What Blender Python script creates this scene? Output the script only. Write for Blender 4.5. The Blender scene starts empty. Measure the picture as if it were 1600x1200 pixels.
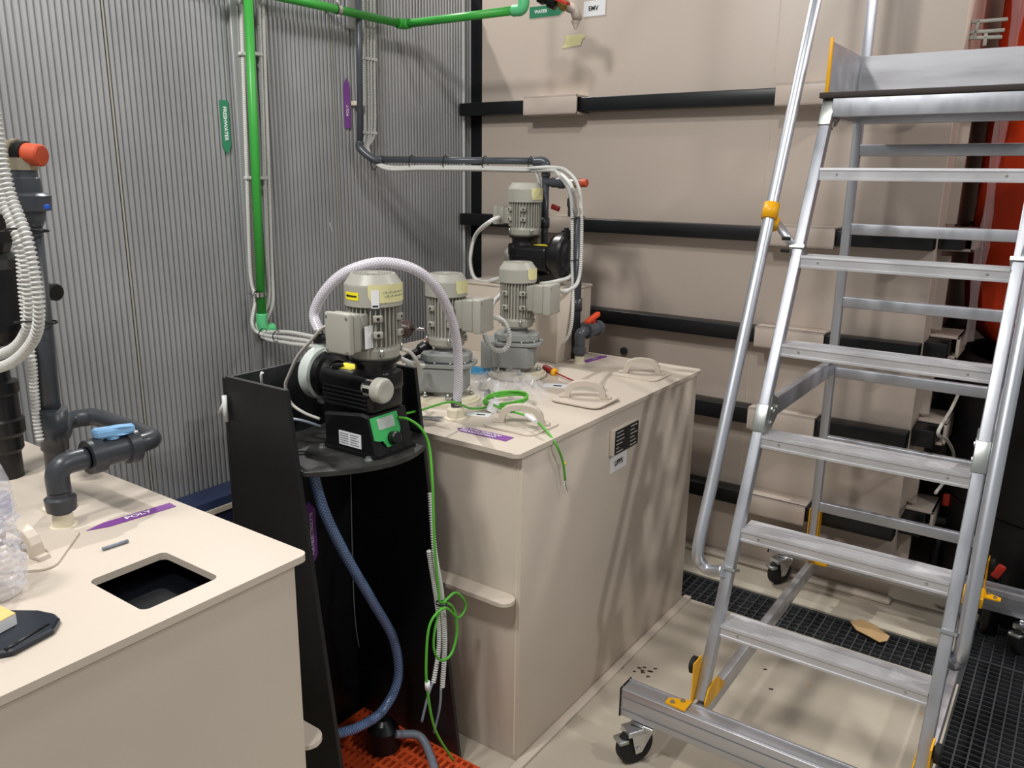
import bpy, bmesh, math, random
from mathutils import Vector as V, Matrix
random.seed(7)
PI = math.pi
S = bpy.context.scene
C = S.collection

# ------------------------------------------------------------------ camera, world, lights, exposure
FPX = 1273.5
yaw, pitch, roll = 0.610339, 0.250668, 0.0125196
_cy, _sy, _cp, _sp = math.cos(yaw), math.sin(yaw), math.cos(pitch), math.sin(pitch)
fw = V((-_sy*_cp, _cy*_cp, -_sp)); r0 = V((_cy, _sy, 0)); u0 = r0.cross(fw)
rr = r0*math.cos(roll)+u0*math.sin(roll); uu = -r0*math.sin(roll)+u0*math.cos(roll)
CAM = V((0, 0, 1.65))
cd = bpy.data.cameras.new('camera'); cam = bpy.data.objects.new('camera', cd); C.objects.link(cam)
cd.sensor_width = 36; cd.lens = FPX/1600*36; cd.clip_start = .02; cd.clip_end = 100
cam.matrix_world = Matrix(((rr.x, uu.x, -fw.x, CAM.x), (rr.y, uu.y, -fw.y, CAM.y), (rr.z, uu.z, -fw.z, CAM.z), (0, 0, 0, 1)))
S.camera = cam
S.view_settings.view_transform = 'Standard'; S.view_settings.look = 'None'
S.view_settings.gamma = 1; S.view_settings.use_curve_mapping = False
S.view_settings.exposure = 0.0
W = bpy.data.worlds.new('world'); S.world = W; W.use_nodes = True
W.node_tree.nodes['Background'].inputs[0].default_value = (.93, .97, 1, 1)
W.node_tree.nodes['Background'].inputs[1].default_value = .25
def lamp(name, loc, target, sx, sy, power, col=(1, .978, .945)):
    l = bpy.data.lights.new(name, 'AREA'); l.shape = 'RECTANGLE'; l.size = sx; l.size_y = sy
    l.energy = power; l.color = col
    o = bpy.data.objects.new(name, l); C.objects.link(o); o.location = loc
    o.rotation_euler = (V(target)-V(loc)).to_track_quat('-Z', 'Y').to_euler()
    return o
lamp('ceiling_lamp', (-3.7, 2.95, 4.4), (-1.4, 1.2, .5), .09, .09, 88)
lamp('ceiling_lamp', (-.6, -.6, 4.5), (-1.6, 2.2, .8), .30, .30, 54)
lamp('ceiling_lamp', (-1.6, -.2, 3.5), (-2.62, .9, 1.9), .4, .3, 54)
lamp('ceiling_lamp', (2.6, 1.6, 4.2), (-1.1, 2.3, .5), .2, .2, 50)
lamp('ceiling_lamp', (1.25, 4.1, 4.4), (-1.0, 2.2, .6), .15, .15, 62)

def P(px, py, ax, val):                # the point of a sight line where coordinate ax has the value val
    d = fw*FPX+rr*(px-800)+uu*(600-py)
    t = (val-CAM[ax])/d[ax]
    return CAM+d*t
def PZ(px, py, x, y):                  # the height at which a sight line passes nearest to the upright line over (x, y)
    d = fw*FPX+rr*(px-800)+uu*(600-py)
    t = (x*d.x+y*d.y)/(d.x*d.x+d.y*d.y)
    return V((x, y, 1.65+t*d.z))

# ------------------------------------------------------------------ materials
def srgb(r, g, b):
    f = lambda c: (c/255/12.92 if c/255 <= .04045 else ((c/255+.055)/1.055)**2.4)
    return (f(r), f(g), f(b), 1)
def mat(name, col, rough=.5, metal=0., var=.0, vscale=8., bump=0., bscale=60., alpha=1., trans=0., spec=.5, coat=0., stretch=None, ior=1.45, rvar=0.):
    m = bpy.data.materials.new(name); m.use_nodes = True
    nt = m.node_tree; b = nt.nodes['Principled BSDF']; L = nt.links
    c = srgb(*col)
    b.inputs['Base Color'].default_value = c; b.inputs['Roughness'].default_value = rough
    b.inputs['Metallic'].default_value = metal; b.inputs['Alpha'].default_value = alpha
    b.inputs['Transmission Weight'].default_value = trans; b.inputs['Specular IOR Level'].default_value = spec
    b.inputs['Coat Weight'].default_value = coat; b.inputs['IOR'].default_value = ior
    tc = nt.nodes.new('ShaderNodeTexCoord'); mp = nt.nodes.new('ShaderNodeMapping')
    L.new(tc.outputs['Object'], mp.inputs[0])
    if stretch: mp.inputs['Scale'].default_value = stretch
    if var or rvar:
        n = nt.nodes.new('ShaderNodeTexNoise'); n.inputs['Scale'].default_value = vscale; n.inputs['Detail'].default_value = 6
        L.new(mp.outputs[0], n.inputs['Vector'])
        if var:
            cr = nt.nodes.new('ShaderNodeValToRGB'); L.new(n.outputs[0], cr.inputs[0])
            cr.color_ramp.elements[0].position = .3; cr.color_ramp.elements[1].position = .72
            cr.color_ramp.elements[0].color = (c[0]*(1-var), c[1]*(1-var), c[2]*(1-var), 1)
            cr.color_ramp.elements[1].color = (min(1, c[0]*(1+var)), min(1, c[1]*(1+var)), min(1, c[2]*(1+var)), 1)
            L.new(cr.outputs[0], b.inputs['Base Color'])
        if rvar:
            mr = nt.nodes.new('ShaderNodeMapRange'); L.new(n.outputs[0], mr.inputs[0])
            mr.inputs['From Min'].default_value = .3; mr.inputs['From Max'].default_value = .7
            mr.inputs['To Min'].default_value = max(.02, rough-rvar); mr.inputs['To Max'].default_value = min(1, rough+rvar)
            L.new(mr.outputs[0], b.inputs['Roughness'])
    if bump:
        n2 = nt.nodes.new('ShaderNodeTexNoise'); n2.inputs['Scale'].default_value = bscale; n2.inputs['Detail'].default_value = 3
        L.new(mp.outputs[0], n2.inputs['Vector'])
        bp = nt.nodes.new('ShaderNodeBump'); bp.inputs['Strength'].default_value = bump; bp.inputs['Distance'].default_value = .002
        L.new(n2.outputs[0], bp.inputs['Height']); L.new(bp.outputs[0], b.inputs['Normal'])
    return m
M = {}
M['beige'] = mat('beige_plastic', (203, 191, 177), .42, var=.04, vscale=3, bump=.08, bscale=220)
M['beige2'] = mat('beige_plastic_tank', (196, 182, 170), .36, var=.03, vscale=2, bump=.05, bscale=150)
M['cream'] = mat('cream_plastic', (222, 214, 190), .4, var=.05)
M['black'] = mat('black_plastic_sheet', (22, 23, 25), .42, var=.15, vscale=4, bump=.1, bscale=200)
M['blackdusty'] = mat('dusty_black_plastic', (50, 50, 48), .5, var=.6, vscale=14, rvar=.2)
M['blackg'] = mat('black_cast_plastic', (19, 19, 20), .33, bump=.05, bscale=300)
M['rubber'] = mat('black_rubber', (26, 26, 27), .7)
M['bsteel'] = mat('black_painted_steel', (20, 22, 24), .35, var=.2, vscale=5)
M['wall'] = mat('grey_coated_sheet', (163, 164, 165), .40, metal=.35, var=.10, vscale=2.2, rvar=.06)
M['green'] = mat('green_pipe_plastic', (58, 160, 62), .38, var=.05)
M['green2'] = mat('green_fitting_plastic', (92, 190, 128), .35)
M['pvc'] = mat('dark_grey_pvc', (72, 76, 82), .28, var=.06, vscale=20)
M['pvcd'] = mat('darker_grey_pvc', (56, 59, 64), .33, var=.06, vscale=20)
M['conduit'] = mat('pale_grey_conduit', (202, 202, 198), .4, var=.03)
M['cable'] = mat('pale_cable', (186, 182, 174), .45)
M['motor'] = mat('grey_cast_motor_paint', (158, 156, 146), .42, var=.05, vscale=12, bump=.08, bscale=160)
M['cowl'] = mat('grey_sheet_cowl_paint', (166, 164, 154), .38, var=.03)
M['gear'] = mat('grey_gearbox_paint', (140, 142, 140), .42, var=.07, vscale=9, bump=.1, bscale=120)
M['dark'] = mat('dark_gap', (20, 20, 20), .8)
M['tape'] = mat('masking_tape', (218, 212, 158), .7, var=.05, vscale=30)
M['yellow'] = mat('yellow_label', (240, 225, 40), .45)
M['amber'] = mat('amber_powder_coat', (242, 176, 12), .4, var=.04)
M['alu'] = mat('brushed_aluminium', (196, 199, 206), .46, metal=.85, var=.06, vscale=6, bump=.06, bscale=90, stretch=(4, 4, .4), rvar=.1)
M['alub'] = mat('brushed_aluminium_base', (196, 196, 200), .40, metal=.75, var=.10, vscale=5, stretch=(.5, 4, 4), rvar=.1)
M['alut'] = mat('worn_aluminium_tread', (208, 208, 211), .45, metal=.5, var=.10, vscale=10, bump=.15, bscale=60, rvar=.12)
M['tube'] = mat('bright_aluminium_tube', (206, 209, 216), .38, metal=.9, var=.03)
M['zinc'] = mat('zinc_plated_steel', (180, 184, 180), .35, metal=.85, var=.08, vscale=30)
M['chrome'] = mat('chrome', (215, 217, 220), .18, metal=1)
M['brass'] = mat('nickel_brass', (198, 186, 160), .3, metal=.8, var=.1, vscale=30)
M['brassy'] = mat('yellow_brass', (176, 146, 82), .32, metal=.8)
M['orangecap'] = mat('orange_plastic_cap', (186, 76, 44), .5, var=.08, vscale=40)
M['red'] = mat('red_plastic', (196, 48, 34), .42)
M['darkred'] = mat('dark_red_plastic', (118, 24, 26), .4)
M['blueh'] = mat('pale_blue_plastic', (132, 182, 226), .42)
M['blue'] = mat('blue_plastic', (36, 92, 200), .4)
M['navy'] = mat('navy_painted_steel', (40, 52, 82), .45, var=.1)
M['purple'] = mat('purple_label', (124, 66, 146), .4)
M['lgreen'] = mat('green_label', (48, 128, 92), .4)
M['white'] = mat('white_label', (232, 232, 234), .5)
M['offw'] = mat('white_plastic', (224, 226, 224), .38, var=.03)
M['ink'] = mat('black_ink', (24, 24, 28), .6)
M['grit'] = mat('grey_print', (120, 124, 130), .6)
M['pgreen'] = mat('green_display_bezel', (66, 176, 96), .35)
M['screen'] = mat('grey_display_glass', (176, 184, 178), .2, var=.1, vscale=60)
M['gcable'] = mat('green_cable', (84, 172, 52), .4)
M['greyh'] = mat('grey_hose', (122, 130, 142), .38)
M['bhose'] = mat('blue_grey_braided_hose', (74, 98, 136), .35, var=.1, vscale=90)
M['omat'] = mat('orange_plastic_grid', (214, 86, 42), .5, var=.1, vscale=12)
M['grate'] = mat('dark_floor_grating', (66, 68, 70), .5, var=.12, vscale=8)
M['pit'] = mat('dark_channel', (30, 30, 31), .8)
M['concrete'] = mat('beige_screed', (186, 176, 160), .55, var=.10, vscale=3.0, bump=.3, bscale=30, rvar=.15)
M['screed2'] = mat('pale_screed_edge', (200, 191, 174), .6, var=.08, vscale=10)
M['card'] = mat('brown_cardboard', (196, 162, 116), .8, var=.1, vscale=20)
M['clear'] = mat('clear_film', (245, 245, 250), .08, trans=.0, alpha=.16, var=.0, bump=.8, bscale=40)
M['petg'] = mat('clear_bottle_plastic', (236, 236, 244), .12, alpha=.30, bump=.5, bscale=60)
M['film'] = mat('clear_stretch_film', (215, 205, 205), .2, alpha=.35, bump=.7, bscale=25)
M['brown'] = mat('brown_plastic_chuck', (66, 46, 42), .35)
M['redh'] = mat('dark_red_handle', (146, 30, 34), .35)
M['ballw'] = mat('off_white_resin', (206, 214, 208), .32, var=.08, vscale=18)
M['kgrey'] = mat('light_grey_knob', (176, 174, 164), .45)
M['bag'] = mat('orange_woven_sack', (212, 62, 22), .38, var=.18, vscale=3.5, bump=.25, bscale=14)

# clear braided hose: crossed reinforcing threads in a translucent wall
def braid(name, wall, thread, alpha, ku, kv):
    m = bpy.data.materials.new(name); m.use_nodes = True; nt = m.node_tree; L = nt.links; b = nt.nodes['Principled BSDF']
    uvn = nt.nodes.new('ShaderNodeUVMap'); sx = nt.nodes.new('ShaderNodeSeparateXYZ'); L.new(uvn.outputs[0], sx.inputs[0])
    def mth(op, a, c):
        n = nt.nodes.new('ShaderNodeMath'); n.operation = op
        for i, v in enumerate((a, c)):
            if v is None: continue
            if isinstance(v, (int, float)): n.inputs[i].default_value = v
            else: L.new(v, n.inputs[i])
        return n.outputs[0]
    a = mth('MULTIPLY', sx.outputs[0], ku); c = mth('MULTIPLY', sx.outputs[1], kv)
    s1 = mth('ABSOLUTE', mth('SINE', mth('ADD', a, c), None), None); s2 = mth('ABSOLUTE', mth('SINE', mth('SUBTRACT', a, c), None), None)
    t = mth('LESS_THAN', mth('MINIMUM', s1, s2), .30)
    mx = nt.nodes.new('ShaderNodeMix'); mx.data_type = 'RGBA'
    mx.inputs[6].default_value = srgb(*wall); mx.inputs[7].default_value = srgb(*thread)
    L.new(t, mx.inputs[0]); L.new(mx.outputs[2], b.inputs['Base Color'])
    b.inputs['Roughness'].default_value = .25
    al = mth('ADD', mth('MULTIPLY', t, 1-alpha), alpha); L.new(al, b.inputs['Alpha'])
    return m
M['braid'] = braid('clear_braided_hose', (214, 208, 218), (240, 236, 244), .60, PI*8, PI*130)
M['braidb'] = braid('blue_braided_hose', (58, 82, 124), (120, 140, 172), .9, PI*8, PI*110)

# ------------------------------------------------------------------ mesh helpers
def frame_of(d, up=None):
    d = d.normalized(); a = up or (V((0, 0, 1)) if abs(d.z) < .9 else V((1, 0, 0)))
    x = a.cross(d).normalized(); y = d.cross(x)
    return x, y, d
def spline(pts, n=8):
    pts = [V(p) for p in pts]
    if len(pts) < 3: return pts
    out = []; e = [pts[0]*2-pts[1]]+pts+[pts[-1]*2-pts[-2]]
    for i in range(1, len(e)-2):
        a, b, c, d = e[i-1:i+3]
        for k in range(n):
            t = k/n
            out.append(.5*((2*b)+(c-a)*t+(2*a-5*b+4*c-d)*t*t+(3*b-a-3*c+d)*t**3))
    out.append(pts[-1]); return out
def resample(pts, step):
    out = [pts[0]]; acc = 0
    for a, b in zip(pts, pts[1:]):
        l = (b-a).length
        if l < 1e-9: continue
        while acc+l >= step:
            t = (step-acc)/l; a = a+(b-a)*t; out.append(a); l = (b-a).length; acc = 0
            if l < 1e-9: break
        acc += l
    return out
class MB:
    def __init__(s): s.bm = bmesh.new(); s.uv = s.bm.loops.layers.uv.new('UVMap')
    def _x(s, vs, Mx):
        for v in vs: v.co = Mx @ v.co
    def box(s, c, size, rz=0, bev=0, rot=None, seg=2):
        r = bmesh.ops.create_cube(s.bm, size=1); vs = r['verts']
        for v in vs: v.co = V((v.co.x*size[0], v.co.y*size[1], v.co.z*size[2]))
        if bev:
            es = list({e for v in vs for e in v.link_edges})
            g = bmesh.ops.bevel(s.bm, geom=es, offset=bev, segments=seg, affect='EDGES', profile=.5)
            vs = list({v for f in g['faces'] for v in f.verts} | {v for v in vs if v.is_valid})
            allv = set(vs); st = list(vs)
            while st:
                v = st.pop()
                for e in v.link_edges:
                    o = e.other_vert(v)
                    if o not in allv: allv.add(o); st.append(o)
            vs = list(allv)
            for f in {f for v in vs for f in v.link_faces}: f.smooth = True
        R_ = (rot.to_4x4() if rot else Matrix.Rotation(rz, 4, 'Z'))
        s._x(vs, Matrix.Translation(V(c)) @ R_); return s
    def bb(s, a, b, bev=0):                       # box between two corners
        a, b = V(a), V(b); return s.box((a+b)/2, tuple(abs(q) for q in (b-a)), bev=bev)
    def bar(s, p0, p1, w, h, up=None, bev=0):     # square bar from p0 to p1, w across, h along up
        p0, p1 = V(p0), V(p1); x, y, d = frame_of(p1-p0, up)
        R_ = Matrix((x, y, d)).transposed()
        return s.box((p0+p1)/2, (w, h, (p1-p0).length), rot=R_, bev=bev)
    def tube(s, pts, r, seg=10, ridge=0, rd=0, caps=True):
        pts = [V(p) for p in pts]
        rs = r if isinstance(r, (list, tuple)) else [r]*len(pts)
        if ridge:
            pts = resample(pts, ridge/4); rs = [r if i % 4 in (1, 2) else r-rd for i in range(len(pts))]
        n = len(pts); T = []
        for i in range(n):
            T.append((pts[min(i+1, n-1)]-pts[max(i-1, 0)]).normalized())
        x, y, _ = frame_of(T[0]); rings = []; ln = 0; lens = []
        for i in range(n):
            if i:
                ln += (pts[i]-pts[i-1]).length
                x = (x-T[i]*x.dot(T[i])).normalized(); y = T[i].cross(x)
            lens.append(ln)
            rings.append([s.bm.verts.new(pts[i]+(x*math.cos(2*PI*k/seg)+y*math.sin(2*PI*k/seg))*rs[i]) for k in range(seg)])
        for i in range(n-1):
            for k in range(seg):
                k2 = (k+1) % seg
                f = s.bm.faces.new((rings[i][k], rings[i][k2], rings[i+1][k2], rings[i+1][k])); f.smooth = True
                for lp, (uu_, vv) in zip(f.loops, ((k/seg, lens[i]), ((k+1)/seg, lens[i]), ((k+1)/seg, lens[i+1]), (k/seg, lens[i+1]))): lp[s.uv].uv = (uu_, vv)
        if caps:
            s.bm.faces.new(rings[0][::-1]); s.bm.faces.new(rings[-1])
        return s
    def cyl(s, p0, p1, r, seg=20, r2=None): return s.tube([p0, p1], [r, r if r2 is None else r2], seg)
    def lathe(s, p, axis, prof, seg=28, smooth=True):     # prof: (distance along the axis, radius); sharp corners stay sharp
        p = V(p); x, y, d = frame_of(V(axis)); prev = None; first = None
        for i in range(len(prof)-1):
            (a0, r0_), (a1, r1_) = prof[i], prof[i+1]
            ra = [s.bm.verts.new(p+d*a0+(x*math.cos(2*PI*k/seg)+y*math.sin(2*PI*k/seg))*max(r0_, 1e-5)) for k in range(seg)]
            rb = [s.bm.verts.new(p+d*a1+(x*math.cos(2*PI*k/seg)+y*math.sin(2*PI*k/seg))*max(r1_, 1e-5)) for k in range(seg)]
            for k in range(seg):
                f = s.bm.faces.new((ra[k], ra[(k+1) % seg], rb[(k+1) % seg], rb[k])); f.smooth = smooth
        return s
    def prism(s, poly, o, ex, ey, ez, depth, bev=0):       # 2-D outline in the frame (ex, ey) at o, pushed along ez
        o, ex, ey, ez = V(o), V(ex), V(ey), V(ez)
        a = [s.bm.verts.new(o+ex*p[0]+ey*p[1]) for p in poly]; b = [s.bm.verts.new(v.co+ez*depth) for v in a]
        n = len(a); fs = [s.bm.faces.new(a[::-1]), s.bm.faces.new(b)]
        for i in range(n): fs.append(s.bm.faces.new((a[i], a[(i+1) % n], b[(i+1) % n], b[i])))
        if bev:
            es = list({e for f in fs[:2] for e in f.edges})
            bmesh.ops.bevel(s.bm, geom=es, offset=bev, segments=1, affect='EDGES')
        return s
    def ring(s, outer, inner, z0, z1):                     # flat plate with a hole, loops of equal length
        n = len(outer); q = lambda l, z: [s.bm.verts.new((p[0], p[1], z)) for p in l]
        ot, it, ob, ib = q(outer, z1), q(inner, z1), q(outer, z0), q(inner, z0)
        for k in range(n):
            j = (k+1) % n
            for f in ((ot[k], ot[j], it[j], it[k]), (ib[k], ib[j], ob[j], ob[k]), (ob[k], ob[j], ot[j], ot[k]), (it[k], it[j], ib[j], ib[k])):
                s.bm.faces.new(f)
        return s
def rrect(x0, y0, x1, y1, r, n=6):
    out = []
    for cx, cy, a in ((x1-r, y0+r, -90), (x1-r, y1-r, 0), (x0+r, y1-r, 90), (x0+r, y0+r, 180)):
        for k in range(n+1):
            t = math.radians(a+90*k/n); out.append((cx+r*math.cos(t), cy+r*math.sin(t)))
    return out
def wloc(o):
    l = V((0, 0, 0))
    while o: l += o.location; o = o.parent
    return l
def obj(name, mb, m, parent=None, label=None, doubles=False):
    bm = mb.bm
    if doubles: bmesh.ops.remove_doubles(bm, verts=bm.verts, dist=1e-5)
    bmesh.ops.recalc_face_normals(bm, faces=bm.faces)
    me = bpy.data.meshes.new(name)
    if parent: off = wloc(parent)
    else:
        xs = [v.co for v in bm.verts]
        off = V(((min(v.x for v in xs)+max(v.x for v in xs))/2, (min(v.y for v in xs)+max(v.y for v in xs))/2, min(v.z for v in xs)))
    for v in bm.verts: v.co -= off
    bm.to_mesh(me); bm.free()
    me.materials.append(M[m] if isinstance(m, str) else m)
    o = bpy.data.objects.new(name, me); C.objects.link(o)
    if parent: o.parent = parent
    else: o.location = off
    if label: o['label'] = label
    return o
def tag(o, label, cat, group=None):
    o['label'] = label; o['category'] = cat
    if group: o['group'] = group
    return o
def thing(name, label, cat, loc, group=None):
    o = bpy.data.objects.new(name, None); C.objects.link(o); o.location = loc; o.empty_display_size = .05
    return tag(o, label, cat, group)
def struct(name, mb, m, parent=None, label=None):
    o = obj(name, mb, m, parent)
    if not parent: o['kind'] = 'structure'
    if label: o['label'] = label
    return o
def dup(root, delta, label):
    def cp(o, par):
        c = o.copy(); C.objects.link(c)
        if par: c.parent = par
        for ch in o.children: cp(ch, c)
        return c
    r = cp(root, None); r.location = root.location+V(delta); r['label'] = label
    return r
def text(name, s_, o, right, up, size, m, parent, sx=1.0, align='CENTER', off=.0008, label=None):
    cu = bpy.data.curves.new('t', 'FONT'); cu.body = s_; cu.size = size; cu.align_x = align; cu.align_y = 'CENTER'
    cu.offset = size*.028
    t = bpy.data.objects.new('t', cu); me = bpy.data.meshes.new_from_object(t)
    right, up = V(right).normalized(), V(up).normalized(); n = right.cross(up)
    base = V(o)+n*off-wloc(parent)
    for v in me.vertices: v.co = base+right*v.co.x*sx+up*v.co.y
    bpy.data.objects.remove(t); bpy.data.curves.remove(cu)
    me.name = name; me.materials.append(M[m]); ob = bpy.data.objects.new(name, me); C.objects.link(ob); ob.parent = parent
    if label: ob['label'] = label
    return ob
def plate(poly3, n, t=.001):                               # thin sheet from world points, thickness t along n
    mb = MB(); n = V(n).normalized()
    a = [mb.bm.verts.new(V(p)) for p in poly3]; b = [mb.bm.verts.new(V(p)+n*t) for p in poly3]
    mb.bm.faces.new(a[::-1]); mb.bm.faces.new(b)
    k = len(a)
    for i in range(k): mb.bm.faces.new((a[i], a[(i+1) % k], b[(i+1) % k], b[i]))
    return mb
def tie(name, c, axis, r, parent, t=.0035, m='rubber'):
    return obj(name, MB().lathe(V(c)-V(axis).normalized()*t/2, axis, [(0, r), (0, r+.002), (t, r+.002), (t, r)], 16), m, parent)

# ------------------------------------------------------------------ floor, channel, gratings
GX = -.14; GY0, GY1 = 2.86, 3.07
fl = MB()
fl.bb((-4, -3.5, -.12), (GX, GY0, 0)); fl.bb((-4, GY0, -.12), (-1.45, 6, 0)); fl.bb((-1.45, GY1, -.12), (GX, 6, 0))
fl.bb((1.6, -3.5, -.12), (3, 6, 0)); fl.bb((GX, -3.5, -.12), (1.6, .9, 0)); fl.bb((GX, 3.75, -.12), (1.6, 6, 0))
floor = struct('floor', fl, 'concrete')
struct('channel_bottom', MB().bb((-4, -3.5, -.3), (3, 6, -.2)), 'pit', floor)
struct('screed_edge', MB().bb((-1.3, GY1, 0), (GX-.02, GY1+.05, .006)), 'screed2', floor)
def grating(x0, y0, x1, y1, px, py, label):
    t = thing('floor_grating', label, 'grating', ((x0+x1)/2, (y0+y1)/2, -.03), 'dark floor gratings')
    f = MB()
    for a, b in (((x0, y0), (x1, y0+.006)), ((x0, y1-.006), (x1, y1)), ((x0, y0), (x0+.006, y1)), ((x1-.006, y0), (x1, y1))):
        f.bb((a[0], a[1], -.03), (b[0], b[1], -.001))
    obj('frame', f, 'grate', t)
    g = MB(); x = x0+px
    while x < x1-.004: g.bb((x-.0025, y0, -.03), (x+.0025, y1, -.002)); x += px
    y = y0+py
    while y < y1-.004: g.bb((x0, y-.0016, -.016), (x1, y+.0016, -.003)); y += py
    b = obj('bars', g, 'grate', t); b['kind'] = 'stuff'
    return t
grating(-1.45, GY0, GX, GY1, .033, .033, 'narrow dark floor grating strip running behind the ladder steps')
grating(GX, .9, .75, GY1, .036, .029, 'large dark floor grating right of the ladder, in the bottom right corner')
grating(GX, GY1, .75, 3.75, .036, .029, 'floor grating in front of the round black vessel, beyond the strip')

# ------------------------------------------------------------------ corrugated wall at the left
WX = -2.62
wl = MB(); wl.bb((WX-.08, -3, -.02), (WX-.012, 4.2, 2.5))
wall = struct('wall_left', wl, 'dark')
def panel(y0, y1):
    mb = MB(); n = 46; p = (y1-y0-.006)/n; prof = []
    for i in range(n):
        y = y0+.003+i*p
        prof += [(y, 0), (y+p*.12, 0), (y+p*.28, .0075), (y+p*.74, .0075), (y+p*.9, 0)]
    prof.append((y1-.003, 0))
    lo = [mb.bm.verts.new((WX-.0075+d, y, 0)) for y, d in prof]; hi = [mb.bm.verts.new((WX-.0075+d, y, 2.5)) for y, d in prof]
    for i in range(len(lo)-1): mb.bm.faces.new((lo[i], lo[i+1], hi[i+1], hi[i]))
    return mb
Ys = [1.505-.945*k for k in range(5, 0, -1)]+[1.505, 2.45, 3.395]
for a, b in zip(Ys, Ys[1:]): struct('wall_panel', panel(a, b), 'wall', wall)
for y in Ys[1:-1]: struct('seam_strip', MB().bb((WX-.01, y-.0015, 0), (WX+.0020, y+.0010, 2.5)), 'cowl', wall)
struct('wall_back', MB().bb((-4, 5.95, 0), (3, 6.05, 4.5)), 'beige2')
cs = MB(); cs.bb((WX+.003, 3.36, 0), (-2.535, 3.372, 2.5)); struct('trim_1', cs, 'bsteel')
struct('trim_2', MB().bb((WX+.0005, 3.295, 0), (WX+.010, 3.301, 2.5)), 'conduit')
# marks on the wall
for i, (px, py, dz, dy) in enumerate(((517, 355, .04, .004), (390, 405, .004, .03))):
    p = P(px, py, 0, WX)
    struct('scuff_mark', MB().box((WX+.0006, p.y, p.z), (.001, dy, dz), rot=Matrix.Rotation(.25 if i == 0 else 0, 3, 'X')), 'conduit' if i == 0 else 'ink', wall)
# steel rail along the foot of the wall
rail = thing('wall_foot_rail', 'navy blue steel rail with a pale strip along the foot of the corrugated wall', 'rail', (WX+.1, 2.0, .28))
za = P(350, 775, 0, WX+.12).z
obj('rail_profile', MB().bb((WX+.001, .2, za-.11), (WX+.12, 2.55, za), bev=.004), 'navy', rail)
obj('strip', MB().bb((WX+.12, .2, za-.055), (WX+.126, 2.55, za-.035)), 'screed2', rail, 'pale strip')
obj('foot', MB().bb((WX+.02, .6, 0), (WX+.1, .68, za-.11)), 'navy', rail)
obj('foot', MB().bb((WX+.02, 2.1, 0), (WX+.1, 2.18, za-.11)), 'navy', rail)

# ------------------------------------------------------------------ big beige tank at the back
TY, TXL, TXR = 3.33, -2.53, -.46
bt = thing('storage_tank', 'huge beige plastic tank filling the back, belted with black steel beams', 'tank', ((TXL+TXR)/2, TY+.6, 0))
obj('shell', MB().bb((TXL, TY, 0), (TXR, TY+1.5, 3.6), bev=.004), 'beige2', bt)
zs = []
for py, px in ((150, 950), (342, 914), (491, 1003), (622, 1081), (750, 1077)): zs.append(P(px, py, 1, TY-.08).z)
zb = [P(px, py, 1, TY-.08).z for px, py in ((1200, 162.5), (1160, 376), (1060, 520), (1081, 646.5), (1077, 771))]
zb[2] = zs[2]-.062
for i, z in enumerate(zs):
    h = max(.055, min(.072, z-zb[i]))
    b = MB().bb((TXL-.075, TY-.08, z-h), (TXR-.0, TY-.003, z), bev=.003)
    obj('beam', b, 'bsteel', bt, 'black steel beam')
    s_ = MB().bb((TXR+.003, TY+.03, z-h), (TXR+.08, TY+1.5, z), bev=.003)
    obj('side_beam', s_, 'bsteel', bt, 'black steel beam')
    for x0, x1 in ((-2.21, -1.93), (-1.06, -.79)):
        br = MB()
        br.bb((x0, TY-.11, z-h-.012), (x1, TY-.098, z+.012), bev=.002)
        br.bb((x0, TY-.11, z+.002), (x1, TY, z+.012), bev=.002); br.bb((x0, TY-.11, z-h-.012), (x1, TY, z-h-.002), bev=.002)
        obj('beam_bracket', br, 'beige2', bt)
    for y0, y1 in ((TY+.14, TY+.34), (TY+.9, TY+1.1)):
        br = MB()
        br.bb((TXR+.096, y0, z-h-.012), (TXR+.108, y1, z+.012), bev=.002)
        br.bb((TXR, y0, z+.002), (TXR+.108, y1, z+.012), bev=.002); br.bb((TXR, y0, z-h-.012), (TXR+.108, y1, z-h-.002), bev=.002)
        obj('side_bracket', br, 'beige2', bt)
for k in range(5):                                      # stiffening web between the belts on the side
    z1 = zs[k]-.09; z0 = zs[k+1]+.03 if k < 4 else .02
    obj('side_web', MB().bb((TXR, TY+.16, z0), (TXR+.035, TY+.18, z1)), 'beige2', bt)
obj('foot_weld', MB().bb((TXL, TY-.05, .0), (TXR+.02, TY, .022), bev=.008), 'beige', bt)
for px, py in ((1215, 60), ):
    x = P(px, py, 1, TY).x
    obj('weld_seam', MB().bb((x-.002, TY-.0015, 0), (x+.002, TY, 3.5)), 'beige', bt)
# second tank further back at the right
t2 = thing('rear_tank', 'second beige tank at the far right, mostly hidden behind the orange sack', 'tank', (.5, 4.9, 0))
obj('shell', MB().bb((-.32, 4.6, 0), (1.6, 5.5, 3.4), bev=.004), 'beige2', t2)
for z in zs: obj('beam', MB().bb((-.36, 4.52, z-.07), (1.6, 4.598, z), bev=.003), 'bsteel', t2)

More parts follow.
